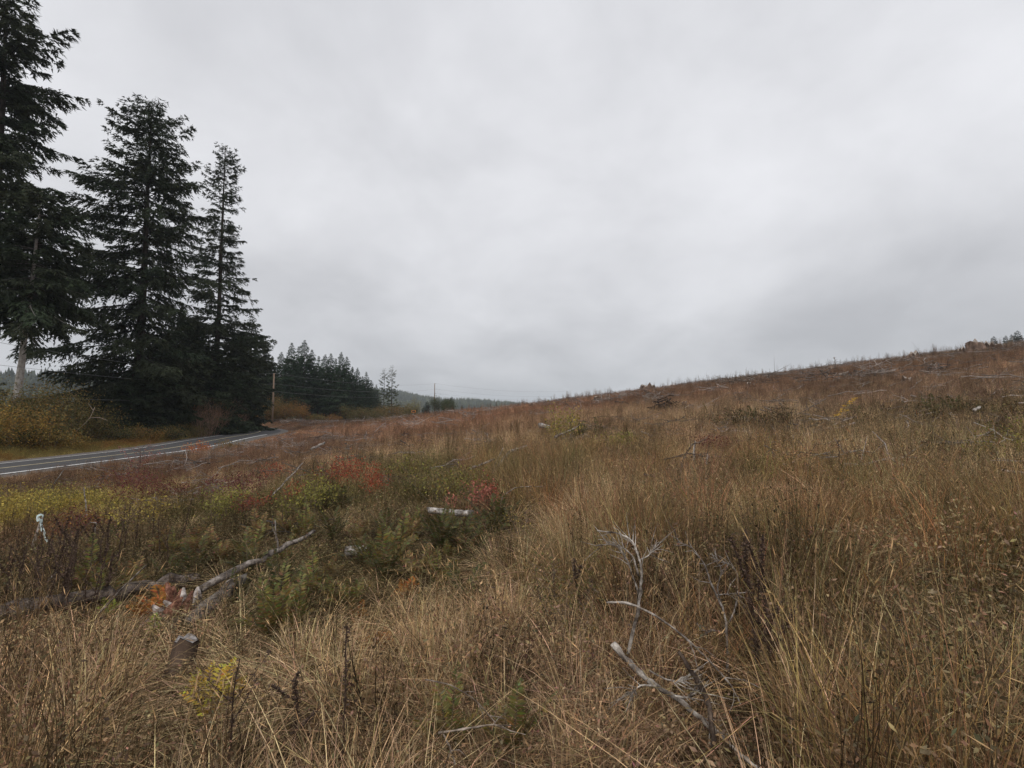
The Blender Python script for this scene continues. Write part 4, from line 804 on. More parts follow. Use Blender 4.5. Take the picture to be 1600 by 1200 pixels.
FR = {'green': [frond_mesh(400 + i, .58, u_, (.185, .150, .055), arch=a_) for i, (u_, a_) in enumerate(((1.25, .5), (1.1, .7), (.85, .9), (1.3, .35)))],
      'dark': [frond_mesh(410 + i, .6, u_, (.100, .085, .034), arch=a_) for i, (u_, a_) in enumerate(((1.2, .5), (1.0, .8), (.8, 1.0)))],
      'olive': [frond_mesh(420 + i, .5, u_, (.23, .165, .07), arch=a_) for i, (u_, a_) in enumerate(((1.2, .5), (1.0, .8), (.8, 1.0)))],
      'yellow': [frond_mesh(430 + i, .34, u_, (.50, .37, .06), 11, .06, a_) for i, (u_, a_) in enumerate(((.9, .7), (.6, .9), (1.15, .5)))],
      'rust': [frond_mesh(440 + i, .38, u_, (.38, .17, .045), 16, .10, a_) for i, (u_, a_) in enumerate(((1.0, .8), (.7, .9), (1.2, .6)))],
      'lime': [frond_mesh(450 + i, .40, u_, (.26, .29, .055), 16, .09, a_) for i, (u_, a_) in enumerate(((1.0, .8), (.8, .9), (1.2, .6)))]}
def fern(px, py, kind, n, sc, label, group=None, seed=0, cat='fern', name='fern'):
    g = np.random.default_rng(seed + int(px * 3 + py)); p = P(px, py); t = thing(name, p, label, cat, group); clear_at(p, .42 * sc + .1, .35)
    for k in range(n):
        o = link('frond', FR[kind][k % len(FR[kind])], t); o.rotation_euler = (g.normal(0, .12), g.normal(0, .16), k * 6.283 / n + g.normal(0, .3)); s_ = sc * g.uniform(.7, 1.15); o.scale = (s_, s_, s_)
    return t
for a in [(425, 1010, 'green', 18, .85, 'yellowish green sword fern right of the small stump'), (455, 1000, 'green', 12, .7, 'smaller sword fern touching the yellowish green one'), (690, 868, 'dark', 20, 1.05, 'large dark fern in front of the white log'),
          (722, 872, 'dark', 12, .85, 'dark fern at the right end of the white log'), (776, 838, 'dark', 18, .95, 'dark fern below the pink leaved plant'), (600, 905, 'green', 16, .9, 'olive green fern left of the pale arching twig'),
          (570, 892, 'dark', 12, .8, 'dim fern beside the small pale wood chunk'), (620, 880, 'green', 12, .8, 'upright fern behind the olive green one'), (548, 965, 'green', 12, .6, 'small fern above the rusty leaves'), (520, 955, 'green', 10, .55, 'little fern left of another small fern'),
          (385, 905, 'dark', 14, .8, 'dark fern beneath the slanting grey log'), (345, 885, 'olive', 14, .8, 'olive fern above the slanting grey log'), (300, 870, 'olive', 14, .9, 'olive fern left of the slanting grey log'), (250, 870, 'olive', 14, .85, 'brownish fern among left weed stalks'),
          (520, 850, 'dark', 14, .85, 'dark fern behind the slanting log top'), (480, 845, 'green', 14, .8, 'green fern right above the slanting log end'), (445, 835, 'olive', 14, .8, 'olive fern left above the slanting log end'), (400, 850, 'olive', 14, .9, 'wide olive fern above the middle of the slanting log'),
          (660, 905, 'olive', 12, .7, 'olive fern under the large dark one'), (560, 850, 'olive', 14, .8, 'brownish fern between two dark ones left of centre'), (700, 1192, 'green', 14, .55, 'green fern cut by the bottom photo edge'), (800, 1196, 'green', 14, .55, 'second green fern at the bottom photo edge'),
          (535, 800, 'dark', 14, .85, 'dark fern below the red leaves'), (505, 805, 'dark', 12, .8, 'dim fern next to the lime bush left of centre'), (940, 880, 'olive', 8, .4, 'tiny olive fern near the bleached branch top'), (860, 870, 'olive', 8, .4, 'tiny fern in tan grass right of centre'),
          (640, 845, 'olive', 10, .7, 'olive fern left of the large dark fern'), (205, 930, 'olive', 12, .7, 'olive fern behind the decayed log'), (120, 925, 'olive', 12, .75, 'brown olive fern at far left above the decayed log'), (1335, 655, 'dark', 12, 1.0, 'dark fern beside the yellow flowering weed'),
          (1460, 655, 'dark', 14, 1.3, 'dark bushy fern on the right slope'), (1495, 650, 'dark', 14, 1.3, 'dark bushy fern right of another on the slope'), (1175, 664, 'dark', 12, 1.3, 'dark fern on the slope above the white stakes'), (905, 690, 'dark', 12, 1.3, 'dark fern right of the lime bush'), (935, 684, 'dark', 10, 1.2, 'second dark fern right of the lime bush')]:
    fern(*a)
for a in [(335, 1118, 'yellow', 8, .85, 'bright yellow leafy fern in front of the small stump', 'fern'), (318, 1100, 'yellow', 8, .7, 'low yellow fern left of the bright one', 'fern'), (355, 1092, 'yellow', 8, .75, 'yellow frond tips reaching right of the stump', 'fern'), (397, 1175, 'yellow', 5, .35, 'tiny yellow sprig at the lower left', 'sprig'),
          (250, 965, 'rust', 14, .75, 'rusty orange bracken beside the rotten stump', 'bracken'), (228, 975, 'rust', 10, .7, 'smaller rusty bracken left of the larger one', 'bracken'), (240, 1003, 'lime', 9, .5, 'lime green sprig under the rusty bracken', 'sprig'), (172, 965, 'lime', 7, .5, 'lime tipped sprig on the decayed log', 'sprig'),
          (455, 945, 'yellow', 9, .5, 'yellow green leafy sprig right of the slanting log', 'sprig'), (455, 962, 'lime', 9, .5, 'lime leafy sprig below the yellow green one', 'sprig'), (487, 935, 'yellow', 7, .5, 'golden sprig at the upper end of the yellow plants', 'sprig'), (592, 1020, 'rust', 14, .45, 'orange rusty clump in the lower middle', 'bracken'),
          (560, 970, 'rust', 8, .4, 'small orange sprig above the orange clump', 'sprig'), (635, 940, 'rust', 12, .55, 'rusty fern under the pale arching twig', 'fern'), (75, 850, 'yellow', 6, .7, 'orange yellow sprig beside the ribboned stake', 'sprig'), (240, 1010, 'yellow', 6, .4, 'yellow sprig left of the small stump', 'sprig')]:
    fern(*a[:6], seed=5, cat=a[6], name={'fern': 'fern', 'sprig': 'leafy_sprig', 'bracken': 'bracken'}[a[6]])
FM = [(140, 940, 'the decayed log'), (280, 945, 'the rotten stump'), (400, 905, 'the slanting grey log'), (485, 860, 'the slanting log tip'), (560, 870, 'the small pale wood chunk'), (700, 815, 'the white log'), (690, 850, 'the large dark fern'), (660, 900, 'the pale arching twig'),
      (770, 815, 'the pinkish plant'), (425, 985, 'the yellowish green fern'), (592, 1000, 'the orange clump'), (240, 960, 'the rusty bracken'), (190, 850, 'the tallest left weeds'), (340, 810, 'the lime green bush'), (600, 890, 'the olive green fern'), (460, 935, 'the yellow green sprig')]; FL = {}
for i in range(34):
    px = GO.uniform(120, 760); py = GO.uniform(835, 960); kd = ['dark', 'green', 'olive'][int(GO.integers(0, 3))]
    mk = min(FM, key=lambda q_: math.hypot(q_[0] - px, (q_[1] - py) * 1.5)); dx_, dy_ = px - mk[0], py - mk[1]; sd_ = ('left of' if dx_ < 0 else 'right of') if abs(dx_) > 1.5 * abs(dy_) else ('above' if dy_ < 0 else 'below')
    sz_ = GO.uniform(.5, .85); lab = '%s %s fern %s %s' % ('tiny' if sz_ < .6 else 'small' if sz_ < .73 else 'mid sized', {'dark': 'dark', 'green': 'yellow green', 'olive': 'brownish olive'}[kd], sd_, mk[2]); FL[lab] = FL.get(lab, 0) + 1
    if FL[lab] > 1: lab += ', ' + ['', 'second', 'third', 'fourth', 'fifth'][min(4, FL[lab] - 1)] + ' one there'
    fern(px, py, kd, 10, sz_, lab, 'small ferns in the olive growth', seed=i)
# ------------------------------------------------------------------ coloured bushes in the field
RED = [(.38, .085, .05), (.30, .07, .045), (.42, .15, .07)]; PINK = [(.44, .17, .12), (.38, .13, .10)]; DGO = [(.08, .07, .03), (.12, .09, .04), (.10, .06, .035)]; MRN = [(.17, .05, .055), (.13, .045, .045), (.2, .08, .05)]; LIM = [(.26, .25, .06), (.32, .28, .07), (.20, .18, .06)]; YLW = [(.46, .35, .08), (.38, .31, .08), (.33, .23, .06)]
for i, (px, py, rad, hg, n, lc, lf_, lab) in enumerate([
    (540, 768, .38, .75, 700, RED, .045, 'bright red leaved bush left of centre'), (583, 783, .36, .75, 600, RED, .045, 'red leaved bush right of the brighter red one'), (515, 762, .4, .6, 300, RED + MRN, .045, 'sparse dark red bush at the left of the red group'), (432, 752, .5, .6, 350, RED + [(.3, .15, .08)], .05, 'dull red bush in the grass left of the red group'),
    (452, 792, .35, .5, 260, RED, .04, 'small red bush beside the lime bush'), (742, 804, .3, .55, 500, PINK, .04, 'pinkish red leaved plant right of the white log'), (765, 796, .25, .4, 200, PINK + RED, .04, 'small reddish plant beside the pinkish one'),
    (335, 815, .55, .7, 900, LIM, .045, 'bright lime green bush in the left field'), (490, 805, .55, .7, 900, LIM, .045, 'lime green bush left of the dark ferns'), (698, 792, .7, .75, 1000, LIM + OL, .045, 'rounded lime bush behind the white log'), (660, 752, .9, .8, 900, LIM + OL, .05, 'lime and olive bush below the straw patch'),
    (880, 696, .7, 1.2, 700, LIM + YLW, .07, 'upright lime yellow bush on the rusty slope'), (958, 708, .6, .7, 400, LIM, .06, 'small lime bush on the slope left of the white stakes'),
    (210, 778, .9, 1.0, 1300, MRN, .05, 'maroon leaved bush in the left field'), (175, 768, .8, .9, 900, MRN + RU, .05, 'brown maroon bush left of the maroon one'), (240, 792, .8, .8, 1000, MRN, .05, 'low maroon bush right of the larger maroon one'), (370, 785, .8, .8, 800, MRN, .05, 'maroon bush right of the grey twig heap'),
    (340, 770, .7, .6, 500, MRN, .05, 'dim maroon leaves growing through the grey twig heap'), (100, 850, .8, .55, 900, MRN + RU, .045, 'low brownish red patch right of the ribboned stake'), (395, 812, .5, .5, 500, MRN + RED, .045, 'small dark red bush below the lime green one'),
    (20, 830, 1.0, .8, 1500, YLW, .05, 'bright yellow bush at the left photo edge'), (60, 815, 1.0, .8, 1500, YLW, .05, 'bright yellow bush above the ribboned stake'), (95, 805, 1.0, .7, 1200, YLW + LIM, .05, 'yellow lime bush right above the ribboned stake'), (35, 795, 1.1, .8, 1200, LIM + YLW, .05, 'lime bush behind the yellow bushes'),
    (215, 830, .5, .7, 500, YLW, .045, 'small yellow bush behind dark weed stalks'), (175, 812, .6, .6, 600, LIM + YLW, .045, 'green yellow plant left of the small yellow bush'),
    (1125, 708, .55, .5, 500, MRN, .045, 'dark maroon patch right of the white marker stakes'), (1560, 735, .5, .6, 500, LIM + OL, .04, 'yellow green plant at the right edge of the photo'), (1590, 700, .6, .6, 400, LIM + OL, .05, 'second yellow green plant at the right edge'),
    (308, 712, .9, 1.0, 800, [(.42, .13, .05), (.48, .19, .06)], .10, 'orange red bush on the near road verge'), (355, 705, 1.3, 1.0, 700, OL + RU, .10, 'olive bush right of the orange red verge bush'), (818, 845, .35, .4, 350, YLW + OL, .02, 'fine yellow leaved plant in the tan grass'), (870, 960, .4, .45, 600, OL + [(.3, .24, .1)], .022, 'low olive leaved weed left of the bleached branch'),
    (900, 1000, .4, .45, 500, OL + [(.34, .25, .12)], .022, 'brownish leafy weed at the bleached branch'), (150, 705, 1.0, .8, 10, RU, .1, 'low twiggy growth at the road edge'),
    (1142, 672, .7, .7, 700, DGO, .06, 'dark olive bush on the slope above the white marker stakes'), (1188, 676, .6, .6, 500, DGO, .06, 'dark olive bush right of the one above the marker stakes'), (1240, 668, .7, .7, 600, DGO, .06, 'low dark bush among the row of brown stalks'),
    (1352, 672, .6, .6, 500, DGO, .05, 'dark bush just right of the yellow flowering weed'), (1412, 662, .6, .6, 500, DGO, .05, 'small dark bush midway on the right slope'), (1472, 668, .7, .7, 800, DGO, .05, 'dark rounded bush below the dark slope ferns'), (1525, 655, .7, .6, 700, DGO, .05, 'dark bush above the dark brush heap'),
    (1575, 668, .6, .6, 600, DGO, .05, 'dark bush at the right photo edge on the slope'), (1290, 742, .3, .35, 350, DGO, .03, 'small dark green clump in the mid right grass'), (1205, 770, .3, .3, 300, DGO + LIM, .03, 'small olive clump above the right rushes')]):
    st, lf = make_shrub(500 + i, rad, hg, n, lc, leaf=lf_, clumps=30, stems=10, stem_r=.006, wide=.9); t = thing('small_bush', P(px, py), lab, 'bush'); clear_at(P(px, py), rad * 1.0, .4, 2); st.build('stems', [M['stalk']], t); lf.build('foliage', [M['leaf']], t)
# young tree with sparse pink leaves beside the road
p = P(218, 735); t = thing('young_tree', p, 'thin young tree with sparse pinkish leaves before the road', 'tree'); g = np.random.default_rng(12); b = MB(); hh = 31 / FOC * p.y; b.tube([(0, 0, 0), (.02, 0, hh * .6), (-.02, 0, hh * 1.15)], [.035, .025, .01], 5, (.12, .09, .08)); tips = []
for k in range(16):
    z0 = hh * g.uniform(.35, 1.1); a_ = g.uniform(0, 6.28); l = g.uniform(.4, 1.0); e_ = np.array([math.cos(a_) * l, math.sin(a_) * l, z0 + l * .3]); b.tube([(0, 0, z0), e_ * (.5, .5, 1) + (0, 0, -.04), e_], [.012, .009, .004], 3, (.16, .11, .1), False); tips.append(e_)
b.build('trunk', [M['stalk']], t); b = MB(); n = 240; ti = np.array(tips)[g.integers(0, 16, n)] * g.uniform(.6, 1.05, (n, 1)) + g.normal(0, .06, (n, 3)); dv = rdir(g, n); b.cards(ti, dv, unit(np.cross(dv, rdir(g, n))), .07, .045, np.array((.36, .15, .12)) * g.uniform(.6, 1.3, (n, 1))); b.build('crown', [M['leaf']], t)

# ------------------------------------------------------------------ dark dead stalks
def stalk_mesh(seed, H, br=0, dens=70, colr=(.070, .046, .034), top=.75):
    g = np.random.default_rng(seed); b = MB(); s = np.linspace(0, 1, 7); pts = np.stack([g.normal(0, .010, 7).cumsum(), g.normal(0, .010, 7).cumsum(), H * s], 1); b.tube(pts, .0065 * (1 - .6 * s), 5, np.array(colr), False); L_ = [pts]
    for k in range(br):
        i = g.integers(2, 5); a_ = g.uniform(0, 6.28); l = H * g.uniform(.2, .4); d = np.array([math.cos(a_) * .45, math.sin(a_) * .45, 1.0]); q_ = np.stack([pts[i], pts[i] + d * l * .5, pts[i] + d * l * (1, 1, 1.05)]); b.tube(q_, [.004, .003, .0015], 3, np.array(colr), False); L_.append(q_)
    for q_ in L_:
        n = dens // (1 if q_ is pts else 3); u = g.uniform(1 - top if q_ is pts else .2, 1, n); sq = np.linspace(0, 1, len(q_)); p_ = np.stack([np.interp(u, sq, q_[:, j]) for j in range(3)], 1); dv = unit(rdir(g, n) + (0, 0, .5))
        b.cards(p_, dv, unit(np.cross(dv, rdir(g, n))), g.uniform(.014, .034, n), g.uniform(.008, .017, n), np.array(colr) * g.uniform(.6, 1.9, (n, 1)))
    return b.mesh('dead_stalk', [M['stalk']])
ST = [stalk_mesh(600, 1.0, 0, 130), stalk_mesh(601, 1.0, 2, 330), stalk_mesh(602, 1.0, 5, 90), stalk_mesh(603, 1.0, 3, 60), stalk_mesh(604, 1.0, 9, 60, top=.4)]
BS = [stalk_mesh(610 + i, 1.0, 2 * i, 50, (.10, .07, .05)) for i in range(3)]
def stalk(px, pyb, pyt, v, label, group=None, lean=0.0, me=None, Yx=None):
    p = P(px, pyb); H = (pyb - pyt) / FOC * p.y; o = link('dead_stalk', me or ST[v], None, p); o.rotation_euler = (GO.normal(0, .04), lean, GO.uniform(0, 6.28) if not lean else 0); k = min(1.6, max(.9, H)); o.scale = (k, k, H); (clear_at(p, .16, .6, 2) if pyb > 1000 else None); return tag(o, label, 'dead plant', group)
stalk(1182, 1120, 858, 1, 'dark seedy dead stalk, left of the tall foreground pair', lean=-.03); stalk(1199, 1115, 862, 1, 'dark seedy dead stalk, right of the tall foreground pair', lean=.001); stalk(1172, 1110, 930, 0, 'shorter dark stalk beside the tall foreground pair'); stalk(1190, 1118, 905, 3, 'thin dark stalk between the tall foreground pair')
stalk(1036, 845, 776, 4, 'dark candelabra shaped dead weed above the bleached branch'); stalk(524, 1235, 1012, 0, 'tall black stalk in the pale grass at the bottom'); stalk(455, 1200, 1082, 1, 'dark seedy stalk left of the pale grass tuft'); stalk(353, 1240, 1045, 3, 'thin black stalk crossing the bright yellow fern')
stalk(905, 985, 888, 1, 'dark stalk left of the bleached forked branch'); stalk(182, 905, 794, 3, 'tallest dark branched weed at the left', lean=.06); stalk(192, 880, 790, 3, 'dark weed right beside the tallest left one', lean=.10); stalk(204, 880, 798, 0, 'thin dark weed leaning by the tallest left one', lean=.15)
stalk(278, 860, 780, 0, 'thin dark weed leaning right beside the lime bush', lean=.25); stalk(262, 895, 825, 3, 'dark branched weed below the lime bush'); stalk(250, 890, 815, 0, 'dark thin weed left of the branched one'); stalk(235, 850, 790, 0, 'dark thin weed behind the small yellow bush', lean=.1)
stalk(1320, 790, 690, 0, 'single tall brown stalk under the yellow flowers'); stalk(1097, 770, 722, 1, 'dark stalk under the shorter white stake'); stalk(1105, 762, 718, 0, 'second dark stalk under the shorter white stake'); stalk(1165, 860, 790, 3, 'thin dark stalk behind the curled branch')
for i in range(32):
    px = GO.uniform(0, 165); pyb = GO.uniform(900, 985); stalk(px, pyb, pyb - GO.uniform(70, 110) * (pyb / 930) ** 2, int(GO.integers(0, 4)), 'dark brown dead weed stalk in the crowded stand at far left', 'dark weed stalks at far left', lean=GO.uniform(.0, .22))
for i in range(30):
    px = GO.uniform(1150, 1260); pyb = GO.uniform(668, 690); stalk(px, pyb, pyb - GO.uniform(22, 34), 0, 'brown dead weed stalk standing in a row above the right rushes', 'brown stalks on the right mid slope', me=BS[i % 3])
for i in range(34):
    px = GO.uniform(450, 780); pyb = GO.uniform(700, 745); stalk(px, pyb, pyb - GO.uniform(14, 28), 0, 'thin brown stalk rising from the dim weeds left of centre', 'brown stalks left of centre', me=BS[i % 3])
for i in range(26):
    px = GO.uniform(1320, 1590); pyb = GO.uniform(640, 680); stalk(px, pyb, pyb - GO.uniform(16, 30), 0, 'brown stalk among the olive growth on the right slope', 'brown stalks on the right slope', me=BS[i % 3])
#OBJECTS_END
# plants of the field ------------------------------------------------
def blades(b, g, n, h0, h1, r0, lean, curve, width, seg=4, tint=0.25, out=True, tilt=None):
    base = np.zeros((n, 3)); rr = r0 * np.sqrt(g.random(n)); az = g.uniform(0, 6.283, n); base[:, 0] = np.cos(az) * rr; base[:, 1] = np.sin(az) * rr; base[:, 2] = -0.03
    da = az + g.normal(0, 0.7 if out else 3, n); H = g.uniform(h0, h1, n); ln = np.abs(g.normal(lean, lean * 0.5, n)); cv = np.abs(g.normal(curve, curve * 0.6, n))
    d = np.stack([np.cos(da), np.sin(da), 0 * da], 1)
    if tilt is not None: d = unit(d + tilt)
    t = np.linspace(0, 1, seg + 1); wz = width * g.uniform(0.6, 1.4, n); sa = da + math.pi / 2 + g.normal(0, 0.6, n); sv = np.stack([np.cos(sa), np.sin(sa), g.normal(0, .2, n)], 1)
    V = []; brk = (g.random(n) < .16) * g.uniform(.6, 1.5, n)
    for k, tt in enumerate(t):
        e_ = max(0, tt - .5); hor = H * (ln * tt + cv * tt ** 2.3 + brk * e_ * .8); ver = H * (tt - 0.45 * cv * tt ** 2.6 - brk * e_)
        c = base + d * hor[:, None] + np.array([0, 0, 1.0]) * ver[:, None]
        ww = (wz * (1 - tt) ** 0.6 * (0.7 + 0.5 * (1 - tt)))[:, None]
        if k < seg: V += [c + sv * ww / 2, c - sv * ww / 2]
        else: V += [c]
    V = np.stack(V, 1); m = V.shape[1]; o = (np.arange(n) * m)[:, None]
    q_ = np.concatenate([o + np.array([[2 * k, 2 * k + 1, 2 * k + 3, 2 * k + 2]]) for k in range(seg - 1)]); t_ = o + np.array([[2 * seg - 2, 2 * seg - 1, 2 * seg]])
    cc = np.exp(tint * g.normal(0, 1, n)).clip(0.35, 2.2)[:, None] * (1 + 0.08 * g.normal(0, 1, (n, 3)))
    b.add(V, t_, q_, np.repeat(cc, m, 0)); return V[:, -1], unit(V[:, -1] - V[:, -2]), cc
def grass_tuft(seed, n, h0, h1, r0, lean, curve, width, heads=0, seg=4, tint=.25):
    g = np.random.default_rng(seed); b = MB(); blades(b, g, n, h0, h1, r0, lean, curve, width, seg, tint)
    if heads:
        tp, td, cc = blades(b, g, heads, h1 * 1.0, h1 * 1.45, r0 * .7, lean * .7, curve * .5, width * .55, 4, .1)
        for k in range(2):
            sv = unit(np.cross(td, rdir(g, heads))); b.cards(tp - td * 0.06, td, sv, 0.062 * g.uniform(.7, 1.3, heads), 0.0042, np.array((1.05, 1.0, .92)) * g.uniform(.8, 1.2, (heads, 1)))
    return b.mesh('tuft', [M['inst']])
def weed(seed, stems, h0, h1, leafn, leaf, spread, stemcol=(0.6, 0.6, 0.6)):
    g = np.random.default_rng(seed); b = MB()
    for i in range(stems):
        az = g.uniform(0, 6.28); H = g.uniform(h0, h1); d = np.array([math.cos(az), math.sin(az), 0]) * spread * g.random()
        s = np.linspace(0, 1, 5)[:, None]; pts = d * 0.3 + d * s * H + np.array([0, 0, 1]) * s * H + g.normal(0, .012, (5, 3)) * s; pts[0, 2] = -.03
        b.tube(pts, 0.0028 * (1 - 0.6 * s[:, 0]), 3, np.array(stemcol) * g.uniform(.7, 1.3), False)
        n = leafn; u = g.uniform(.1, 1, n); p_ = np.stack([np.interp(u, s[:, 0], pts[:, j]) for j in range(3)], 1); dv = unit(rdir(g, n) + np.array([0, 0, .1])); sv = unit(np.cross(dv, rdir(g, n)))
        b.cards(p_ + dv * .01, dv, sv, leaf * g.uniform(.5, 1.4, n), leaf * .5 * g.uniform(.5, 1.2, n), g.uniform(.55, 1.4, (n, 1)) * (1 + .1 * g.normal(0, 1, (n, 3))))
    return b.mesh('weed', [M['leafy']])
def litter(seed):
    g = np.random.default_rng(seed); b = MB(); n = 60
    base = np.stack([g.uniform(-.3, .3, n), g.uniform(-.3, .3, n), g.uniform(0, .10, n)], 1); a = g.uniform(0, 6.28, n); dv = unit(np.stack([np.cos(a), np.sin(a), g.normal(0, .25, n)], 1))
    b.cards(base, dv, unit(np.cross(dv, rdir(g, n))), g.uniform(.06, .28, n), g.uniform(.0025, .006, n), g.uniform(.5, 1.7, (n, 1)) * np.ones(3)); return b.mesh('litter', [M['inst']])
def twig_set(seed):
    g = np.random.default_rng(seed); b = MB()
    for i in range(5):
        a = g.uniform(0, 6.28); L = g.uniform(.3, 1.0); c = np.array([g.uniform(-.3, .3), g.uniform(-.3, .3), g.uniform(.03, .2)]); d = np.array([math.cos(a), math.sin(a), g.normal(.05, .2)])
        s = np.linspace(-.5, .5, 5)[:, None]; pts = c + d * s * L + g.normal(0, .02, (5, 3)); b.tube(pts, g.uniform(.006, .016) * (1 - .5 * (s[:, 0] + .5)), 4, g.uniform(.5, 1.5) * np.ones(3), True)
        for j in range(3):
            k = g.integers(1, 4); dd = unit(d + rdir(g, 1)[0]); b.tube([pts[k], pts[k] + dd * L * .3], [.006, .002], 3, g.uniform(.6, 1.4) * np.ones(3), False)
    return b.mesh('twigs', [M['inst']])
kinds = {
  'fine': [grass_tuft(200 + i, 46, .20, .46, .11, .40, .45, .0042, 4, 4, .5) for i in range(4)],
  'tall': [grass_tuft(210 + i, 42, .36, .68, .10, .14, .26, .0042, 9, 5, .5) for i in range(4)],
  'rush': [grass_tuft(220 + i, 110, .55, .92, .16, .26, .26, .0040, 7, 5, .4) for i in range(4)],
  'mound': [grass_tuft(230 + i, 85, .32, .60, .08, .55, .80, .0040, 5, 6, .35) for i in range(3)],
  'weed': [weed(240 + i, 7, .22, .55, 16, .024, .35) for i in range(4)],
  'stem': [weed(250 + i, 9, .5, .85, 12, .022, .14, (.75, .7, .65)) for i in range(4)],
  'broad': [weed(260 + i, 9, .18, .42, 20, .028, .5) for i in range(4)],
  'litter': [litter(270 + i) for i in range(3)],
  'twigs': [twig_set(280 + i) for i in range(4)],
}
colls = {k: src_collection(k, v) for k, v in kinds.items()}
def ring_pts(g, rings, azmax=R(64)):
    xs, ys_ = [], []
    for r0, r1, den in rings:
        area = azmax * (r1 * r1 - r0 * r0); n = int(area * den); r = np.sqrt(g.uniform(r0 * r0, r1 * r1, n)); a = g.uniform(-azmax, azmax, n); xs.append(r * np.sin(a)); ys_.append(r * np.cos(a))
    return np.concatenate(xs), np.concatenate(ys_)
def clear_k(x, y):
    k = np.ones_like(x)
    for cx, cy, r, kk in CLEAR:
        near_ = np.abs(x - cx) + np.abs(y - cy) < 3 * r; d = np.hypot(x[near_] - cx, y[near_] - cy) / r; k[near_] = np.minimum(k[near_], kk + (1 - kk) * sstep(.7, 1.3, d))
    return k
def on_field(x, y): return (x - road_x(y) > 2.2) & (np.hypot(x, y) > 0.8)
def field_scatter(name, kind, rings, seed, prob, size, label, colf=None, jit=.22, growth=0.25, zsc=True, az=R(64)):
    g = np.random.default_rng(seed); x, y = ring_pts(g, rings, az); ok = on_field(x, y); x, y = x[ok], y[ok]
    pr = prob(x, y); ok = g.random(len(x)) < pr; x, y = x[ok], y[ok]; n = len(x); d = np.hypot(x, y)
    s = g.uniform(size[0], size[1], n) * (1 + growth * sstep(8, 60, d)); k = clear_k(x, y)
    near = 0.55 + 0.45 * sstep(1.0, 2.2, d)
    z = height(x, y) - .01
    c = colf(x, y, g) if colf is not None else zone_color(x, y, jit, g)
    rot = np.stack([g.normal(0, .10, n), g.normal(0, .10, n), g.uniform(0, 6.283, n)], 1)
    vg = .22 + .78 * sstep(2, 9, x - road_x(y)); s = s * (.6 + .4 * vg); S = np.stack([s, s, s * (k * near if zsc else 1) * (1 - .1 * sstep(20, 60, d)) * vg * (.7 + .6 * fbm(x, y, 1.4, 77))], 1)
    return scatter(name, np.stack([x, y, z], 1), rot, S, c, g.integers(0, len(kinds[kind]), n), colls[kind], label)
def rightness(x, y): return sstep(-.15, .25, x / np.maximum(y, .5))
def gauss(px, py, r): x0, y0 = A(px, py); return lambda x, y: np.exp(-((x - x0) ** 2 + (y - y0) ** 2) / r ** 2)
n_rush = [gauss(*a) for a in ((1350, 1000, 1.0), (1500, 1050, .9), (1560, 900, 1.6), (1300, 880, 1.4), (1050, 900, .9), (1450, 850, 1.6), (950, 760, 1.6), (820, 745, 1.5), (1180, 830, 1.5), (1270, 830, 1.2), (1590, 1150, .8), (1200, 960, .7))]
def p_rush(x, y): return np.clip(sum(f(x, y) for f in n_rush) * (.35 + 1.1 * fbm(x, y, 1.1, 61)), 0, 1) * (.25 + .75 * sstep(.38, .52, fbm(x, y, .7, 161)))
n_tall = [gauss(*a) for a in ((800, 1000, .7), (860, 1080, .6), (700, 1100, .5), (480, 1050, .4), (860, 900, .9), (900, 800, 1.6), (600, 760, 1.2), (120, 1120, .6), (1000, 1150, .4), (560, 1120, .45), (750, 780, 1), (1280, 700, 2.2), (1380, 720, 2.0), (1180, 660, 3))]
def p_tall(x, y): return (.12 + .88 * sstep(.42, .58, fbm(x, y, .6, 163))) * np.clip(sum(f(x, y) for f in n_tall) * .8 + .12 + .5 * sstep(.5, .8, fbm(x, y, 4, 63)), 0, 1) * (1 - .6 * np.clip(sum(f(x, y) for f in n_rush[:6]), 0, 1)) * (1 - .85 * band(x, y))
def band(x, y): return sstep(3.4, 4.2, y) * (1 - sstep(8.0, 10.5, y)) * (1 - sstep(-.12, .05, x / np.maximum(y, .5)))
def tanc(x, y, g): 
    c = zone_color(x, y, .2, g); k = .55; t_ = np.array(STRAW) * g.uniform(.75, 1.1, (len(x), 1)); f = (1 - sstep(18, 50, np.hypot(x, y)))[:, None] * k; return c * (1 - f) + t_ * f
def rushc(x, y, g): return np.array((0.26, 0.170, 0.078)) * g.uniform(.45, 1.4, (len(x), 1)) * (1 + .12 * g.normal(0, 1, (len(x), 3)))
def darkc(x, y, g): c = zone_color(x, y, .25, g); return c * .42
def woodc(x, y, g): return np.array((0.30, 0.26, 0.23)) * g.uniform(.3, 1.3, (len(x), 1))
field_scatter('dead_litter', 'litter', [(.8, 5, 30), (5, 14, 11), (14, 40, 3), (40, 130, .6)], 301, lambda x, y: np.ones_like(x), (.8, 1.3), 'flattened dead stems and litter on the ground', darkc, zsc=False)
field_scatter('fine_dry_grass', 'fine', [(.8, 5, 62), (5, 14, 30), (14, 40, 9), (40, 90, 2.2), (90, 165, 1.0)], 302, lambda x, y: (.15 + .85 * sstep(.35, .6, fbm(x, y, 2.2, 64))) * (.12 + .88 * sstep(.40, .56, fbm(x, y, .55, 164))) * (1 - .6 * band(x, y)), (.7, 1.25), 'short fine dry grass over the whole field')
field_scatter('tall_tan_grass', 'tall', [(.9, 5, 26), (5, 14, 10), (14, 40, 4), (40, 90, 1.0)], 303, p_tall, (.75, 1.15), 'tall straw coloured grass with seed heads', tanc)
field_scatter('rush_clumps', 'rush', [(1.1, 5, 19), (5, 14, 11), (14, 34, 3.5)], 304, p_rush, (.72, 1.1), 'dense olive brown rushes at the right', rushc)
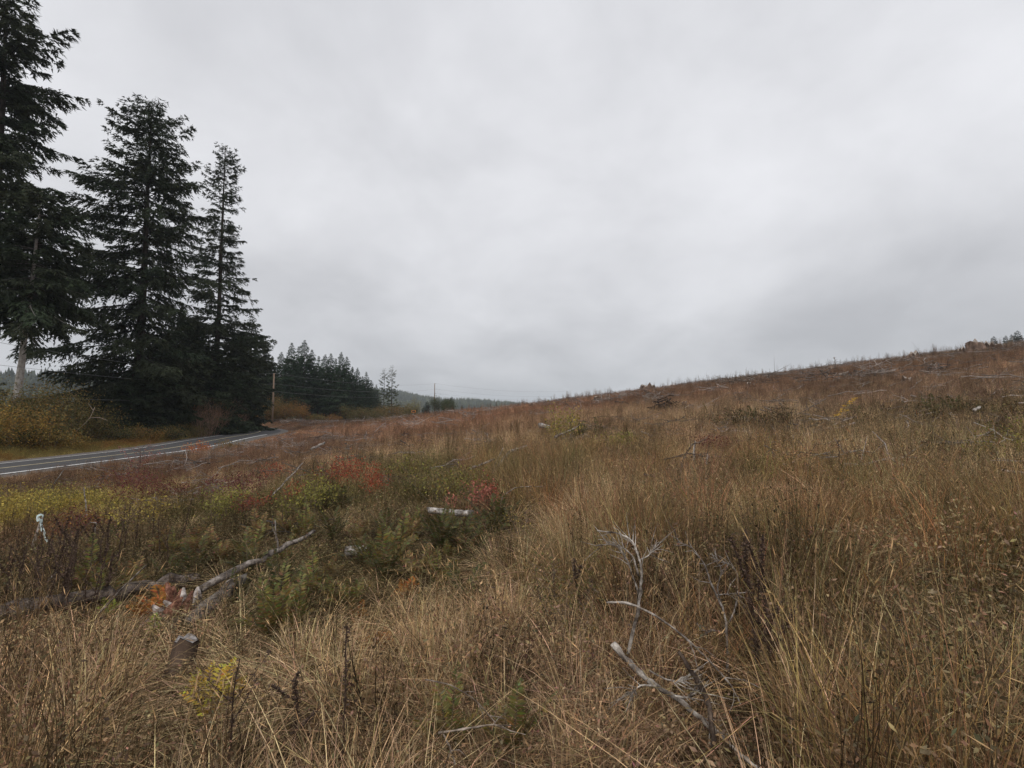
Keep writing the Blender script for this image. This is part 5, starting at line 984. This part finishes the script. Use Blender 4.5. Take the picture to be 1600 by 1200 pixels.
field_scatter('arching_grass', 'mound', [(.9, 6, 10), (6, 20, 2.5)], 305, lambda x, y: (.25 + .5 * sstep(.5, .7, fbm(x, y, 1.7, 65))) * (1 - .85 * band(x, y)), (.7, 1.2), 'arching tufts of pale dry grass', tanc)
field_scatter('dry_weeds', 'weed', [(.9, 5, 44), (5, 14, 20), (14, 40, 8), (40, 90, 3.2), (90, 165, 1.6)], 306, lambda x, y: .25 + .75 * sstep(.35, .6, fbm(x, y, 1.5, 66)), (.75, 1.3), 'low brown leafy weeds through the grass', lambda x, y, g: zone_color(x, y, .3, g) * (g.uniform(.25, .8, len(x)) + .3 * sstep(12, 40, np.hypot(x, y)))[:, None])
field_scatter('dry_stems', 'stem', [(1.2, 5, 5), (5, 14, 3.2), (14, 40, 2.6), (40, 100, 1.2)], 307, lambda x, y: .15 + .85 * sstep(.45, .65, fbm(x, y, 3, 67)), (.7, 1.15), 'upright dead brown weed stems', lambda x, y, g: zone_color(x, y, .3, g) * (g.uniform(.15, .75, len(x)) + .25 * sstep(12, 40, np.hypot(x, y)))[:, None])
col_blobs = [b_ for b_ in blobs if b_[3] in (YEL, LIME, MAROON, ORG) or b_[3][0] > .35 and b_[3][1] < .16 or b_[3] == OLIVE]
def p_broad(x, y):
    k = np.zeros_like(x)
    for bx, by, r, c, wgt in col_blobs: k = np.maximum(k, np.minimum(1, wgt / 1.6) * np.exp(-((x - bx) ** 2 + (y - by) ** 2) / (r * 1.05) ** 2))
    return np.clip(k * (.5 + .8 * fbm(x, y, .9, 68)) + .06 + .22 * band(x, y) + .5 * sstep(.58, .7, fbm(x, y, 2.6, 72)), 0, 1)
field_scatter('coloured_leafy_cover', 'broad', [(.9, 5, 22), (5, 14, 15), (14, 40, 7), (40, 70, 2)], 308, p_broad, (.75, 1.3), 'patches of yellow green olive and maroon leafy plants', lambda x, y, g: zone_color(x, y, .25, g) * .85)
field_scatter('fallen_twigs', 'twigs', [(7, 30, .35), (30, 160, .14)], 309, lambda x, y: .25 + .75 * sstep(.5, .7, fbm(x, y, 9, 69)), (.8, 1.7), 'scattered grey twigs and broken branches', woodc, zsc=False, growth=1.2)
field_scatter('skyline_stems', 'stem', [(88, 135, .35)], 311, lambda x, y: sstep(-25, -5, x) * sstep(.5, .62, fbm(x, y, 6, 73)), (1.2, 2.4), 'ragged tall dead stems along the hill crest', lambda x, y, g: zone_color(x, y, .3, g) * .5)
field_scatter('crest_debris', 'twigs', [(70, 135, .2)], 312, lambda x, y: sstep(-20, 0, x) * sstep(.5, .62, fbm(x, y, 5, 74)), (.7, 1.6), 'broken wood scattered along the hill crest', woodc, zsc=False, growth=.6)
# verge beyond the road
g = np.random.default_rng(310); n = 15000; y = g.uniform(18, 150, n) ; rx = g.uniform(-16, -7.2, n); x = road_x(y) + rx
vc = np.array((0.30, 0.235, 0.07)) * g.uniform(.6, 1.3, (n, 1)) * np.where(fbm(x, y, 4, 3)[:, None] > .55, np.array([[1.1, .75, .7]]), 1)
hs = sstep(-7.2, -9.5, rx) * .9 + .35
scatter('roadside_grass', np.stack([x, y, height(x, y)], 1), np.stack([g.normal(0, .1, n), g.normal(0, .1, n), g.uniform(0, 6.28, n)], 1), (g.uniform(.9, 1.8, n) * hs), vc, g.integers(0, 4, n), colls['broad'], 'yellow green growth on the far road verge')
y = g.uniform(14, 150, n); x = road_x(y) + g.uniform(-18, -7.4, n)
scatter('roadside_tall_grass', np.stack([x, y, height(x, y)], 1), np.stack([g.normal(0, .1, n), g.normal(0, .1, n), g.uniform(0, 6.28, n)], 1), g.uniform(.6, 1.2, n), np.array((0.34, 0.26, 0.10)) * g.uniform(.5, 1.3, (n, 1)), g.integers(0, 4, n), colls['fine'], 'dry grass on the far road verge')
n = 12000; y = g.uniform(10, 140, n); x = road_x(y) + g.uniform(1.7, 7, n)
scatter('near_verge_grass', np.stack([x, y, height(x, y)], 1), np.stack([g.normal(0, .1, n), g.normal(0, .1, n), g.uniform(0, 6.28, n)], 1), g.uniform(.25, .5, n), zone_color(x, y, .25, g) * .9, g.integers(0, 4, n), colls['fine'], 'short dry grass on the near road verge')

# ------------------------------------------------------------------ haze
b = MB(); box(b, -3300, 3300, -600, 3400, -12, 130)
hzm, ht = new_mat('haze_air'); vp = ht.nodes.new('ShaderNodeVolumePrincipled'); vp.inputs['Color'].default_value = (0.80, 0.88, 0.96, 1); vp.inputs['Density'].default_value = 0.00021
vo = ht.nodes.new('ShaderNodeOutputMaterial'); ht.links.new(vp.outputs[0], vo.inputs['Volume'])
tag(b.build('haze', [hzm]), 'thin pale haze over the valley', kind='stuff')
